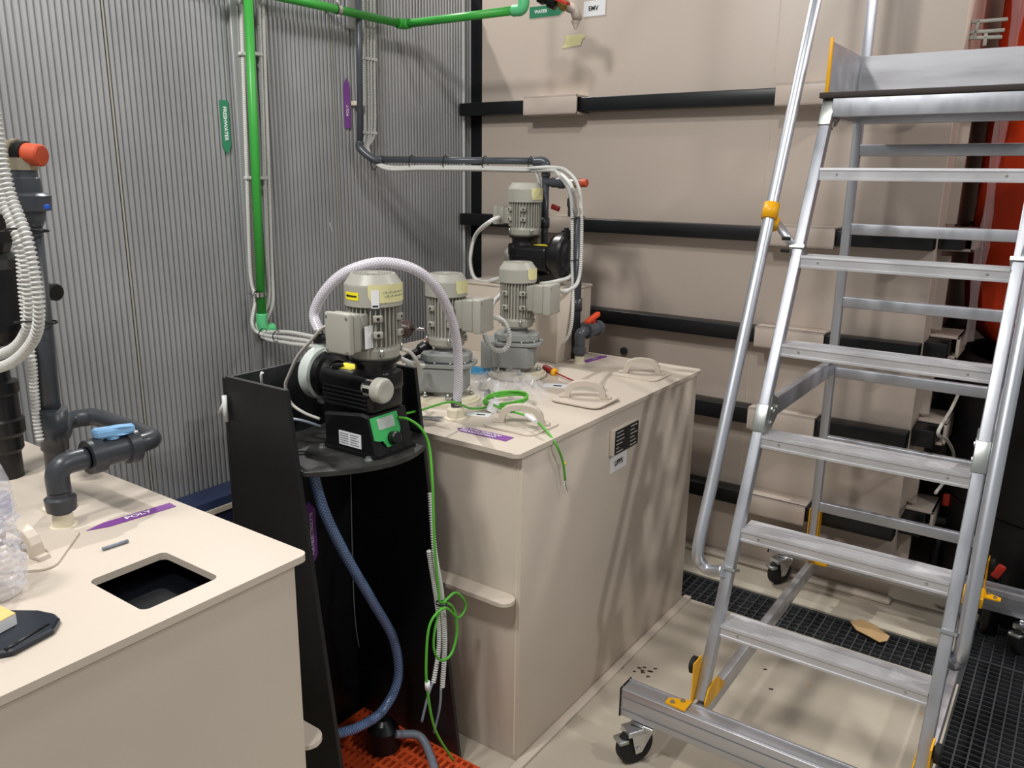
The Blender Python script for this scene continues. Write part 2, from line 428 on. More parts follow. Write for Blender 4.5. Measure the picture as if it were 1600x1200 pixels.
# ------------------------------------------------------------------ process tanks
def lid(x0, y0, x1, y1, z, label, ang=0, tilt=0, group='loose tank lids with grip handles', hang=.42):
    cx, cy = (x0+x1)/2, (y0+y1)/2
    t = thing('tank_lid', label, 'lid', (cx, cy, z), group)
    Mx = Matrix.Rotation(ang, 4, 'Z') @ Matrix.Rotation(tilt, 4, 'X')
    def fin(mb):
        for v in mb.bm.verts: v.co = V((cx, cy, z))+(Mx @ (v.co-V((cx, cy, z))))
        return mb
    obj('plate', fin(MB().prism(rrect(x0, y0, x1, y1, .03), (0, 0, z), (1, 0, 0), (0, 1, 0), (0, 0, 1), .005, bev=.0012)), 'beige', t)
    w = .066; prof = []
    n = 10
    for k in range(n+1):
        a = PI-PI*k/n; prof.append((w*math.copysign(abs(math.cos(a))**.75, math.cos(a)), .006+.052*math.sin(a)**.75))
    outer = [(-w-.018, 0), (-w-.016, .008)]+[(p[0]*1.0, p[1]) for p in prof if True]+[(w+.016, .008), (w+.018, 0)]
    inner = []
    for k in range(n+1):
        a = PI*k/n; inner.append(((w-.016)*math.copysign(abs(math.cos(a))**.7, math.cos(a)), .0+.042*math.sin(a)**.7))
    d = V((math.cos(hang), math.sin(hang), 0)); e = V((-math.sin(hang), math.cos(hang), 0))
    mb = MB(); mb.prism(outer+inner, V((cx, cy, z+.005))-e*.011, d, (0, 0, 1), e, .022, bev=.0015)
    obj('handle', fin(mb), 'beige', t)
    return t
XF = -1.135; ZT = .95
# tank B (middle)
BX0, BY0, BY1 = -2.33, 1.645, 2.865
tb = thing('dosing_tank', 'beige plastic dosing tank in the middle, carrying mixers and nameplate', 'tank', (-1.73, 2.25, 0))
obj('top_plate', MB().prism(rrect(BX0, BY0, XF+.008, BY1, .018), (0, 0, ZT-.014), (1, 0, 0), (0, 1, 0), (0, 0, 1), .014, bev=.0015), 'beige', tb)
obj('body', MB().bb((BX0+.02, BY0+.028, 0), (XF, BY1-.03, ZT-.0145), bev=.002), 'beige', tb)
zr = P(809, 942, 1, BY0).z
obj('stiffener_rib', MB().prism(rrect(BX0+.02, BY0-.032, XF-.002, BY0+.027, .028), (0, 0, zr-.012), (1, 0, 0), (0, 1, 0), (0, 0, 1), .012, bev=.001), 'beige', tb)
obj('base_plate', MB().bb((XF+.0005, BY0-.02, 0), (XF+.03, BY1+.0, .010), bev=.002), 'beige', tb)
obj('corner_weld', MB().bb((XF-.014, BY0+.0265, .02), (XF-.010, BY0+.028, ZT-.02)), 'cream', tb)
# back tank A (left foreground), with an open hatch
AX0, AY0, AY1 = -2.33, -.9, .945
ta = thing('near_tank', 'beige plastic tank in the left foreground with an open square hatch', 'tank', (-1.7, .0, 0))
hx0, hy0, hx1, hy1 = -1.352, .640, -1.18, .786
mb = MB(); mb.ring(rrect(AX0, AY0, XF+.008, AY1, .018), rrect(hx0, hy0, hx1, hy1, .014), ZT-.014, ZT)
obj('top_plate', mb, 'beige', ta)
body = MB()
body.bb((XF-.014, AY0+.03, 0), (XF, AY1-.03, ZT-.0145)); body.bb((AX0+.02, AY1-.044, 0), (XF-.0145, AY1-.03, ZT-.0145)); body.bb((AX0+.02, AY0+.03, 0), (XF-.0145, AY0+.044, ZT-.0145)); body.bb((AX0+.02, AY0+.045, 0), (AX0+.034, AY1-.045, ZT-.0145))
obj('body', body, 'beige', ta)
obj('dark_inner_box', MB().bb((AX0+.035, AY0+.045, .02), (XF-.015, AY1-.045, ZT-.05)), mat('gloss_black_fill', (9, 11, 16), .25), ta, 'black box added for the dark inside')  # black inner box added so the hatch shows dark inside the beige tank
obj('stiffener_rib', MB().prism(rrect(AX0+.02, AY1-.029, XF+.0, AY1+.03, .028), (0, 0, zr-.012), (1, 0, 0), (0, 1, 0), (0, 0, 1), .012, bev=.001), 'beige', ta)
# lids
lid(-1.362, 2.562, -1.180, 2.722, ZT, 'rearmost tank lid, lying closed near the far end of the middle tank')
lid(-1.345, 2.125, -1.165, 2.285, ZT+.006, 'middle tank lid on the dosing tank, slightly lifted over its opening', tilt=.03)
lid(-1.360, 1.785, -1.180, 1.945, ZT, 'frontmost tank lid on the dosing tank, under the green cable')
lid(-1.655, .53, -1.475, .71, ZT, 'tank lid on the left foreground tank, behind the plastic bottle', ang=-.75, hang=.9)
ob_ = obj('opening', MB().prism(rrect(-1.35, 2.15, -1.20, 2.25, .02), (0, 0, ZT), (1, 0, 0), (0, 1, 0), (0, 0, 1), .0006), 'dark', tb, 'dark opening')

# ------------------------------------------------------------------ labels
def arrow_label(name, lab, cat, o, right, up, L, w, tip, m, words, size, both=False, group=None, sx=1.0, flip=False, tdx=0):
    o, right, up = V(o), V(right).normalized(), V(up).normalized(); n = right.cross(up)
    poly = [(-L/2, -w/2), (L/2-tip, -w/2), (L/2, 0), (L/2-tip, w/2), (-L/2, w/2)]
    if both == 1: poly = [(-L/2+tip, -w/2), (L/2-tip, -w/2), (L/2, 0), (L/2-tip, w/2), (-L/2+tip, w/2), (-L/2, 0)]
    root = thing(name, lab, cat, o, group)
    obj('sticker', MB().prism(poly, o, right, up, n, .0012), m, root)
    k = len(words)
    r2, u2 = (right, up) if not flip else (-right, -up)
    for i, wd in enumerate(words):
        text('lettering', wd, o+u2*((k-1)/2-i)*size*1.15+right*tdx, r2, u2, size, 'white', root, sx, off=.0018)
    return root
p = P(352, 200, 0, WX+.002)
arrow_label('direction_label', 'green downward arrow label reading FRESHWATER on the corrugated wall', 'label', (WX+.003, p.y, p.z), (0, 0, -1), (0, 1, 0), .19, .036, .032, 'lgreen', ['FRESHWATER'], .020, tdx=-.015, sx=.95)
p = P(542, 161, 0, WX+.002)
arrow_label('direction_label', 'purple upward arrow label reading POLY on the corrugated wall', 'label', (WX+.003, p.y, p.z), (0, 0, 1), (0, -1, 0), .20, .036, .035, 'purple', ['POLY'], .018, tdx=-.03)
a, b = P(135, 830, 2, ZT), P(270, 789, 2, ZT)
d = (b-a).normalized()
arrow_label('direction_label', 'purple arrow label reading POLY on top of the foreground tank', 'label', ((a+b)/2).to_tuple()[:2]+(ZT+.0002,), -d, V((0, 0, 1)).cross(-d), (b-a).length, .028, .04, 'purple', ['POLY'], .019, flip=True, sx=1.2, tdx=-.015)
a, b = P(714, 669, 2, ZT), P(797, 687, 2, ZT)
d = (b-a).normalized()
arrow_label('direction_label', 'purple arrow label reading CONCENTRATED POLYELECTROLYTE on the dosing tank top', 'label', ((a+b)/2).to_tuple()[:2]+(ZT+.0002,), -d, V((0, 0, 1)).cross(-d), (b-a).length, .04, .025, 'purple', ['CONCENTRATED', 'POLYELECTROLYTE'], .0145, sx=1.05, tdx=.012)
a, b = P(912, 566, 2, ZT), P(948, 556, 2, ZT); d = (b-a).normalized()
arrow_label('direction_label', 'purple label lying behind the white-based valve at the tank rear', 'label', ((a+b)/2).to_tuple()[:2]+(ZT+.0002,), d, V((0, 0, 1)).cross(d), (b-a).length, .03, .02, 'purple', ['POLY'], .014)
p = P(855, 17, 1, TY)
arrow_label('direction_label', 'green arrow label reading WATER on the back tank below the red valve', 'label', (p.x, TY-.0002, p.z), (1, 0, 0), (0, 0, 1), .19, .047, .03, 'lgreen', ['WATER'], .02, tdx=-.033)
p = P(929, 13, 1, TY)
sg = thing('paper_sign', 'white paper sign reading EMV on the back tank', 'sign', (p.x, TY-.001, p.z))
obj('sheet', MB().box((p.x, TY-.001, p.z), (.108, .001, .062)), 'white', sg)
text('lettering', 'EMV', (p.x-.005, TY-.0016, p.z), (1, 0, 0), (0, 0, 1), .026, 'ink', sg)
p = P(897, 63, 1, TY)
tp = obj('masking_tape', plate([(p.x-.065, TY-.0003, p.z-.03), (p.x+.035, TY-.0003, p.z-.022), (p.x+.04, TY-.0003, p.z), (p.x+.055, TY-.0003, p.z+.01), (p.x+.045, TY-.0003, p.z+.022), (p.x-.04, TY-.0003, p.z+.022), (p.x-.045, TY-.0003, p.z-.01)], (0, -1, 0), .0008), 'tape')
tag(tp, 'torn yellow masking tape strip on the back tank below the red valve', 'tape')
# nameplate and UPPS sign on the tank front
npl = thing('nameplate', 'black engraved nameplate on a beige block on the dosing tank front', 'nameplate', (XF, 2.235, .80))
obj('block', MB().bb((XF, 2.155, .802), (XF+.016, 2.325, .888), bev=.003), 'beige', npl)
obj('plate', MB().bb((XF+.016, 2.163, .806), (XF+.0185, 2.318, .884)), 'black', npl)
pr = MB()
for i in range(6):
    z = .876-.0125*i
    pr.bb((XF+.0185, 2.168, z-.0012), (XF+.0189, 2.168+(.045, .05, .052, .04, .02, .046)[i], z+.0012))
    pr.bb((XF+.0185, 2.262, z-.0012), (XF+.0189, 2.262+(.045, .03, .05, .03, .04, .045)[i], z+.0012))
q = obj('print_lines', pr, 'conduit', npl, 'pale print'); q['kind'] = 'stuff'
up_ = thing('paper_sign', 'white paper sign reading UPPS below the nameplate on the dosing tank', 'sign', (XF+.001, 2.223, .75))
obj('sheet', MB().bb((XF+.0003, 2.168, .738), (XF+.0013, 2.278, .803)), 'white', up_)
text('lettering', 'UPPS', (XF+.0014, 2.223, .764), (0, 1, 0), (0, 0, 1), .026, 'ink', up_)

# ------------------------------------------------------------------ motors
def motor(par, x, y, z0, R, Hb, Hc, boxdir, seed=0, tape_ang=None, lug_ang=-60, bw=.085, bd=.07, bh=.095, bz=.5, tagit=None):
    """fan-cooled motor standing upright; z0 foot of the bell, Hb ribbed body, Hc fan cowl. parts hang on par"""
    ax = V((0, 0, 1)); b0 = .035
    obj('end_bell', MB().lathe((x, y, z0), ax, [(0, 0), (0, R*.80), (.006, R*.86), (b0*.7, R*.88), (b0, R*.82), (b0, 0)], 36), 'motor', par)
    core = MB().lathe((x, y, z0+b0), ax, [(0, 0), (0, R*.80), (Hb, R*.80), (Hb, 0)], 36)
    bo = obj('stator_body', core, 'motor', par)
    fins = MB(); n = 34
    for k in range(n):
        a = 2*PI*k/n
        rad = R*.93
        c_ = V((x+math.cos(a)*rad*.91, y+math.sin(a)*rad*.91, z0+b0+Hb/2))
        fins.box(c_, (R*.17, .0028, Hb-.004), rz=a)
    f = obj('cooling_fins', fins, 'motor', bo); f['kind'] = 'stuff'
    zc = z0+b0+Hb
    obj('fan_cowl', MB().lathe((x, y, zc-.006), ax, [(0, R*.94), (0, R), (Hc*.70, R), (Hc*.76, R*.985), (Hc+.002, R*.80), (Hc+.006, R*.76), (Hc+.006, R*.70), (Hc+.003, R*.69), (Hc+.003, 0)], 40), 'cowl', par)
    zt = zc+Hc-.003
    gr = MB()
    for k in range(-5, 6):
        hw = math.sqrt(max(0, (R*.62)**2-(k*R*.115)**2))
        gr.bb((x+k*R*.115-.0012, y-hw, zt), (x+k*R*.115+.0012, y+hw, zt+.0035)); gr.bb((x-hw, y+k*R*.115-.0012, zt), (x+hw, y+k*R*.115+.0012, zt+.0032))
    gr.lathe((x, y, zt), ax, [(0, R*.2), (.0042, R*.2), (.0042, 0)], 16)
    g = obj('vent_grille', gr, 'cowl', par); g['kind'] = 'stuff'
    obj('vent_well', MB().lathe((x, y, zt-.0006), ax, [(0, R*.64), (.001, R*.64), (.001, 0)], 28), 'dark', par)
    for da in (0, 58):
        for hz in (.30, .68):
            a = math.radians(lug_ang+da); c_ = V((x+math.cos(a)*R*.90, y+math.sin(a)*R*.90, z0+b0+Hb*hz))
            l = obj('mounting_boss', MB().box(c_, (R*.26, .022, .016), rz=a, bev=.002), 'motor', par)
            d_ = V((math.cos(a), math.sin(a), 0))
            obj('bolt_hole', MB().cyl(c_+d_*R*.13, c_+d_*(R*.13+.0008), .0038, 10), 'dark', l)
    for k in range(4):
        a = math.radians(45+90*k+seed); c_ = V((x+math.cos(a)*R*.93, y+math.sin(a)*R*.93, 0))
        obj('tie_bolt', MB().cyl((c_.x, c_.y, z0+.012), (c_.x, c_.y, z0+.03), .0045, 8), 'zinc', par)
    # terminal box
    a = math.radians(boxdir); d_ = V((math.cos(a), math.sin(a), 0)); s_ = V((-d_.y, d_.x, 0))
    zc2 = z0+b0+Hb*bz
    neck = MB(); neck.box(V((x, y, zc2))+d_*(R*.98), (R*.55, bw*.78, bh*.88), rz=a, bev=.003)
    nk = obj('terminal_neck', neck, 'motor', par)
    tbx = obj('terminal_box', MB().box(V((x, y, zc2))+d_*(R*1.18+bd*.28), (bd*.55, bw, bh), rz=a, bev=.006, seg=3), 'motor', par)
    obj('box_cover', MB().box(V((x, y, zc2))+d_*(R*1.18+bd*.72), (bd*.36, bw*1.05, bh*1.05), rz=a, bev=.005, seg=3), 'cowl', tbx)
    for sy in (-1, 1):
        for sz in (-1, 1):
            c_ = V((x, y, zc2))+d_*(R*1.18+bd*.895)+s_*sy*bw*.43+V((0, 0, sz*bh*.43))
            obj('screw', MB().cyl(c_, c_+d_*.003, .0032, 8), 'zinc', tbx)
    if tape_ang is not None:
        mb = MB(); zs0, zs1 = zc+.004, zc+Hc*.70; a0, a1 = tape_ang; n = 14; rows = []
        for k in range(n+1):
            t = k/n; aa = math.radians(a0+(a1-a0)*t)
            jag = (.010 if k == 0 else (.004 if k == 1 else 0)); lo = zs0+(Hc*.25 if k == 0 else 0)+random.uniform(0, .001)
            rows.append([mb.bm.verts.new((x+math.cos(aa)*(R+.0009), y+math.sin(aa)*(R+.0009), lo)), mb.bm.verts.new((x+math.cos(aa)*(R+.0009), y+math.sin(aa)*(R+.0009), zs1))])
        for k in range(n):
            f_ = mb.bm.faces.new((rows[k][0], rows[k+1][0], rows[k+1][1], rows[k][1])); f_.smooth = True
        tpz = obj('masking_tape', mb, 'tape', par, 'yellow masking tape with pencilled writing')
        for j, zz in enumerate((.68, .45)):
            for q in range(5):
                aa = math.radians(a0+(a1-a0)*(.38+.11*q)); cc = V((x+math.cos(aa)*(R+.0013), y+math.sin(aa)*(R+.0013), zs0+(zs1-zs0)*zz))
                obj('pencil_mark', MB().box(cc, (.0004, .0055, .0035), rz=aa), 'grit', tpz) if False else None
        tp_ = math.radians((a0*.4+a1*.6)); nrm = V((math.cos(tp_), math.sin(tp_), 0)); rt = V((-nrm.y, nrm.x, 0))
    return zc, zc+Hc

def lathe_arc_text(): pass

# ---- the two mixers: gearbox on a round flange with a motor above
mx = thing('mixer', 'grey geared mixer with upright motor, the nearer one behind the clear hose', 'mixer', (-1.63, 1.965, ZT), 'grey geared mixers on the dosing tank')
gx, gy = -1.63, 1.965
obj('base_flange', MB().lathe((gx+.01, gy-.01, ZT), (0, 0, 1), [(0, 0), (0, .105), (.008, .105), (.008, .098), (.016, .096), (.016, 0)], 40), 'cream', mx)
oct_ = lambda w, d, c: [(-w+c, -d), (w-c, -d), (w, -d+c), (w, d-c), (w-c, d), (-w+c, d), (-w, d-c), (-w, -d+c)]
ex, ey = V((math.cos(.45), math.sin(.45), 0)), V((-math.sin(.45), math.cos(.45), 0))
obj('output_hub', MB().lathe((gx, gy, ZT+.016), (0, 0, 1), [(0, .0), (0, .055), (.014, .055), (.014, 0)], 28), 'gear', mx)
obj('gear_housing', MB().prism(oct_(.083, .062, .02), V((gx-.012, gy-.01, ZT+.032)), ex, ey, (0, 0, 1), .078, bev=.004), 'gear', mx)
obj('housing_step', MB().prism(oct_(.032, .055, .01), V((gx-.078, gy-.045, ZT+.026)), ex, ey, (0, 0, 1), .10, bev=.003), 'gear', mx)
obj('flange_rim', MB().prism(oct_(.092, .070, .03), V((gx, gy, ZT+.111)), ex, ey, (0, 0, 1), .012, bev=.002), 'gear', mx)
obj('gear_cover', MB().prism(oct_(.078, .058, .03), V((gx, gy, ZT+.123)), ex, ey, (0, 0, 1), .032, bev=.006), 'gear', mx)
for k in range(10):
    a = 2*PI*k/10; c_ = V((gx, gy, ZT+.123))+ex*math.cos(a)*.083+ey*math.sin(a)*.062
    obj('bolt', MB().cyl(c_, c_+V((0, 0, .006)), .0045, 6), 'zinc', mx)
for dx, dy in ((-.075, -.05), (.06, -.07), (.075, .03), (-.02, -.085)):
    c_ = V((gx+dx, gy+dy, ZT+.016)); b_ = obj('stud', MB().cyl(c_, c_+V((0, 0, .02)), .004, 8), 'zinc', mx)
    obj('nut', MB().cyl(c_+V((0, 0, .004)), c_+V((0, 0, .010)), .008, 6), 'zinc', b_)
obj('motor_neck', MB().lathe((gx, gy, ZT+.155), (0, 0, 1), [(0, .045), (.006, .04), (.012, .036), (.02, .05), (.02, 0)], 28), 'gear', mx)
motor(mx, gx, gy, ZT+.175, .0665, .130, .062, 8, tape_ang=(-24, 34), lug_ang=-98, bw=.085, bd=.075, bh=.10, bz=.55)
mxb = dup(mx, (-.005, .40, .004), 'grey geared mixer with upright motor, the farther one beside the pedestal box')

# ---- motor driven diaphragm dosing pump
def pump(x, y, z, sgn, label, head_mat, boxdir, near, tape):
    """pump axis along X; head towards -sgn, adjusting knob towards +sgn; z = underside"""
    t = thing('dosing_pump', label, 'pump', (x, y, z))
    X = V((sgn, 0, 0))
    q = lambda a, b, c: V((x+sgn*a, y+sgn*b, z+c))
    # plinth with a sloping front
    lo = 0 if near else .05
    side = [(-.10, lo), (.085, lo), (.057, .102), (.032, .106), (-.10, .088)]
    obj('plinth', MB().prism(side, q(0, -.068, 0), X, (0, 0, 1), V((0, sgn, 0)), .136, bev=.006), 'blackg', t)
    obj('plinth_foot', MB().prism(rrect(-.105, -.078, .088, .078, .02), q(0, 0, lo), X, (0, sgn, 0), (0, 0, 1), .010), 'blackg', t)
    obj('housing', MB().box(q(-.030, 0, .150), (.182, .118, .100), bev=.018, seg=4), 'blackg', t)
    rb = MB()
    for k in range(5):
        rb.box(q(-.030, 0, .116+k*.0105), (.150, .124, .005), bev=.001)
    r_ = obj('side_ribs', rb, 'blackg', t)
    obj('gear_tower', MB().lathe(q(.02, 0, .190), (0, 0, 1), [(0, .054), (.02, .05), (.036, .052), (.038, .063), (.045, .064), (.045, 0)], 36), 'blackg', t)
    obj('tower_side', MB().box(q(.050, .01, .180), (.045, .07, .05), bev=.008), 'blackg', t)
    yl = obj('warning_label', MB().box(q(-.062, -.014, .2008), (.070, .050, .0014), bev=.0), 'yellow', t, 'yellow label')
    obj('vent_plug', MB().lathe(q(-.080, -.032, .2005), (0, 0, 1), [(0, .016), (.007, .015), (.009, .010), (.009, 0)], 18), 'blackg', t)
    obj('screw', MB().lathe(q(.060, -.02, .185), X, [(0, .007), (.004, .007), (.004, 0)], 10), 'chrome', t)
    # stroke knob
    k0 = q(.032, -.050, .170) if near else q(.050, -.02, .150)
    kn = obj('stroke_knob', MB().lathe(k0, X, [(0, .015), (.012, .017), (.014, .024), (.040, .025), (.042, .030), (.062, .031), (.069, .027), (.070, .020), (.068, 0)], 30), 'kgrey', t, 'light grey knob')
    for k in range(8):
        a = 2*PI*k/8; c_ = k0+X*.028+V((0, math.cos(a)*.0245, math.sin(a)*.0245))
        obj('grip_pad', MB().box(c_, (.024, .011, .0035), rot=Matrix.Rotation(a+PI/2, 3, 'X')), 'blackg', kn)
    # liquid end
    h = q(-.130, 0, .166); g_ = 1.0 if near else 1.35
    obj('clamp_ring', MB().lathe(h, -X, [(-.012, .040*g_), (0, .050*g_), (.004, .060*g_), (.020, .062*g_), (.024, .056*g_), (.024, 0)], 40), 'blackg', t)
    obj('liquid_end', MB().lathe(h, -X, [(.024, .060*g_), (.026, .069*g_), (.056, .070*g_), (.064, .064*g_), (.068, .052*g_), (.078, .046*g_), (.078, 0)], 40), head_mat, t)
    obj('inlet_port', MB().lathe(h-X*.045+V((0, 0, -.064)), (0, 0, -1), [(0, .015), (.014, .015), (.014, .010), (.018, .010), (.018, 0)], 18), head_mat, t)
    op = obj('outlet_port', MB().lathe(h-X*.045+V((0, 0, .060)), (0, 0, 1), [(0, .018), (.022, .016), (.022, 0)], 20), head_mat, t)
    v = h-X*.045+V((0, 0, .080))
    obj('union_nut', MB().lathe(v, (0, 0, 1), [(0, .012), (0, .019), (.018, .019), (.020, .010), (.028, .009), (.028, 0)], 12, False), 'blackg', t)
    if near:
        obj('bleed_valve', MB().lathe(v+V((.004, 0, .010)), (1, .1, .05), [(0, .013), (.03, .013), (.034, .009), (.05, .009)], 16), 'blackg', t)
        obj('bleed_stem', MB().tube([h-X*.02+V((0, 0, .055)), h+V((.002, .0, .070)), h+V((.008, 0, .092))], .009, 12), 'offw', t)
        obj('bleed_knob', MB().lathe(h+V((.006, 0, .088)), (.35, 0, 1), [(0, .012), (0, .015), (.02, .014), (.022, 0)], 12, False), 'blackg', t)
        # keypad on the sloping end
        nrm = V((.96, 0, .27)).normalized(); upv = V((-.27, 0, .96)).normalized(); rt = V((0, 1, 0))
        o = q(.0705, -.022, .060)+nrm*.0008
        bez = [(-.046, -.015), (-.046, .040), (.046, .040), (.046, -.006), (.040, -.014), (.030, -.020), (.030, -.040), (-.010, -.040), (-.020, -.022), (-.034, -.020)]
        pb = obj('display_bezel', MB().prism([(a, b) for a, b in bez], o, rt, upv, nrm, .003), 'pgreen', t, 'green keypad')
        obj('display', MB().prism(rrect(-.026, .006, .030, .034, .003), o+nrm*.003, rt, upv, nrm, .001), 'screen', pb)
        obj('cable_plug', MB().lathe(o+rt*.012-upv*.022+nrm*.003, nrm, [(0, .017), (.016, .016), (.018, .012), (.018, 0)], 20), 'blackg', pb)
        rl = obj('rating_label', MB().bb(q(-.045, -.0695, .016), q(.032, -.0685, .052)), 'white', t, 'white rating label')
        pm = MB()
        for i in range(5):
            pm.bb(q(-.041, -.0699, .045-.006*i), q(-.012, -.0693, .047-.006*i)); pm.bb(q(-.006, -.0699, .045-.006*i), q(.024-.006*(i % 2), -.0693, .047-.006*i))
        pmo = obj('print_lines', pm, 'grit', rl); pmo['kind'] = 'stuff'
        for a_, b_ in ((.07, -.085), (-.09, -.085)):
            obj('fixing_bolt', MB().lathe(q(a_, b_, .0), (0, 0, 1), [(0, .011), (.003, .011), (.003, .007), (.009, .007), (.009, 0)], 6, False), 'zinc', t)
    motor(t, x+sgn*.02, y, z+.235, .0695, .102, .068, boxdir, tape_ang=tape, lug_ang=-38 if near else -120, bw=.076 if near else .07, bd=.048 if near else .06, bh=.092 if near else .07, bz=.40, seed=13)
    return t
p1 = pump(-1.415, 1.408, .98, 1, 'black dosing pump with upright grey motor and green keypad on the black stand', 'ballw', -89, True, (-56, 38))
# orientation sticker and small stickers on the near motor
cx_, cy_ = -1.395, 1.408
def curved(x, y, R, a0, a1, z0, z1, m, par, name, label=None):
    mb = MB(); rows = []
    for k in range(7):
        aa = math.radians(a0+(a1-a0)*k/6); rows.append([mb.bm.verts.new((x+math.cos(aa)*R, y+math.sin(aa)*R, zz)) for zz in (z0, z1)])
    for k in range(6): mb.bm.faces.new((rows[k][0], rows[k+1][0], rows[k+1][1], rows[k][1])).smooth = True
    return obj(name, mb, m, par, label)
lb_ = P(576, 527, 0, cx_+.0385)
obj('rating_label', MB().bb((cx_+.0385, lb_.y-.013, lb_.z-.027), (cx_+.0396, lb_.y+.013, lb_.z+.027)), 'white', p1, 'white rating label')
s1 = curved(cx_, cy_, .0705, -112, -75, 1.362, 1.381, 'yellow', p1, 'direction_sticker', 'yellow sticker with a black arrow')
curved(cx_, cy_, .0711, -105, -79, 1.3695, 1.3735, 'ink', s1, 'arrow_shaft')
aw = MB(); aa = [math.radians(q_) for q_ in (-109, -103)]
vs = [aw.bm.verts.new((cx_+math.cos(aa[0])*.0711, cy_+math.sin(aa[0])*.0711, 1.3715)), aw.bm.verts.new((cx_+math.cos(aa[1])*.0711, cy_+math.sin(aa[1])*.0711, 1.367)), aw.bm.verts.new((cx_+math.cos(aa[1])*.0711, cy_+math.sin(aa[1])*.0711, 1.376))]
aw.bm.faces.new(vs); obj('arrow_head', aw, 'ink', s1)
s2 = curved(cx_, cy_, .0712, -50, -35, 1.345, 1.388, 'white', p1, 'barcode_sticker', 'white barcode sticker')
curved(cx_, cy_, .0716, -48, -37, 1.348, 1.352, 'ink', s2, 'barcode')
for a_ in range(-28, 22, 5): curved(cx_, cy_, .0722, a_, a_+3, 1.380, 1.3815+.002*(a_ % 2), 'grit', p1, 'pencil_mark')
for a_ in range(-24, 26, 5): curved(cx_, cy_, .0722, a_, a_+3, 1.371, 1.3725+.002*(a_ % 2), 'grit', p1, 'pencil_mark')

# pedestal box and the second pump
PX1, PY0 = -1.615, 2.605
pdz = 1.232
ped = thing('pump_pedestal', 'beige box pedestal at the rear of the dosing tank under the second pump', 'pedestal', (-1.84, 2.72, ZT))
obj('box', MB().bb((-2.08, PY0, ZT), (PX1, 2.855, pdz-.01), bev=.002), 'beige', ped)
obj('lid', MB().bb((-2.085, PY0-.004, pdz-.01), (PX1+.004, 2.859, pdz), bev=.002), 'beige', ped)
# second pump: its head points to the right
p2 = pump(-1.84, 2.735, pdz-.0495, -1, 'black dosing pump with grey motor standing on the beige pedestal', 'blackg', 178, False, (-36, 28))
for o in list(p2.children):
    pass

# ------------------------------------------------------------------ black pump stand
st = thing('pump_stand', 'open black plastic stand carrying the dosing pump between the two tanks', 'stand', (-1.5, 1.36, 0))
LY, RY = 1.165, 1.575
xt = P(446, 612, 1, LY); xm = P(489, 908, 1, LY); sl = (xm.x-xt.x)/(xm.z-xt.z)
XB = -1.66
obj('side_panel', MB().prism([(XB, 0), (xt.x-sl*xt.z, 0), (xt.x, 1.172), (XB, 1.172)], (0, LY, 0), (1, 0, 0), (0, 0, 1), (0, 1, 0), .012, bev=.001), 'black', st)
xt2 = P(652, 590, 1, RY); xm2 = P(700, 1000, 1, RY); sl2 = (xm2.x-xt2.x)/(xm2.z-xt2.z)
obj('side_panel', MB().prism([(XB, 0), (xt2.x-sl2*xt2.z, 0), (xt2.x, 1.155), (XB, 1.155)], (0, RY-.012, 0), (1, 0, 0), (0, 0, 1), (0, 1, 0), .012, bev=.001), 'black', st)
obj('back_panel', MB().bb((XB-.012, LY, 0), (XB, RY, 1.168), bev=.001), 'black', st)
ZS = .98
pl_ = [(XB, LY+.0125), (-1.405, LY+.0125)]+[(-1.405+.10*math.sin(PI*k/12)**.8+.03*k/12, LY+.0125+(RY-LY-.012)*k/12+.0) for k in range(1, 12)]+[(-1.375, RY-.0125), (XB, RY-.0125)]
obj('shelf', MB().prism(pl_, (0, 0, ZS-.012), (1, 0, 0), (0, 1, 0), (0, 0, 1), .0118, bev=.001), 'blackdusty', st, 'dusty rounded shelf')
hk = thing('cable_hook', 'small white plastic hook clipped on the black stand rim', 'hook', P(352, 640, 1, LY-.003))
h0 = P(352, 640, 1, LY-.01)
obj('clip', MB().tube([h0+V((0, 0, .035)), h0+V((0, 0, -.03))], .006, 10), 'offw', hk)
obj('arm', MB().tube([h0+V((0, 0, .02)), h0+V((-.02, -.004, -.012))], .004, 8), 'offw', hk)
h1 = P(408, 590, 1, 1.27)
tag(obj('hook_rod', MB().tube([h1+V((0, 0, -.03)), h1+V((0, 0, .008)), h1+V((.004, .002, .014))], .004, 8), 'offw'), 'white rod end standing inside the black stand', 'hook')
pp = [P(473+10, 0, 0, -1.6)]
lc = P(484, 836, 0, XB+.002)
arrow_label('direction_label', 'purple double-pointed label CONCENTRATED POLYELECTROLYTE inside the black stand', 'label', (XB+.0005, lc.y, lc.z), (0, 0, 1), (0, -1, 0), .20, .05, .03, 'purple', ['CONCENTRATED', 'POLYELECTROLYTE'], .0145, both=1)
pw = MB().box((-1.43, 1.52, ZS+.001), (.05, .055, .0012), rz=.3)
tag(obj('paper_slip', pw, 'white'), 'white paper slip lying on the black shelf right of the pump', 'paper')

# orange grid mat on the floor
om = thing('grid_mat', 'orange plastic grid mat on the floor inside and before the black stand', 'mat', (-1.4, 1.38, 0))
ox0, ox1, oy0, oy1 = -1.645, -1.02, 1.18, 1.562
g = MB(); x = ox0
g.bb((ox0, oy0, .012), (ox1, oy0+.006, .03)); g.bb((ox0, oy1-.006, .012), (ox1, oy1, .03))
while x < ox1: g.bb((x, oy0, .0), (x+.0085, oy1, .028)); x += .021
o_ = obj('long_bars', g, 'omat', om); o_['kind'] = 'stuff'
g = MB(); y = oy0; r_ = 0
while y < oy1-.01:
    g.bb((ox0, y, .006), (ox1, y+.013, .026)); y += .044
o_ = obj('cross_bars', g, 'omat', om); o_['kind'] = 'stuff'
obj('shadow_backing', MB().bb((ox0, oy0, 0.0), (ox1, oy1, .002)), 'pit', om) if False else None

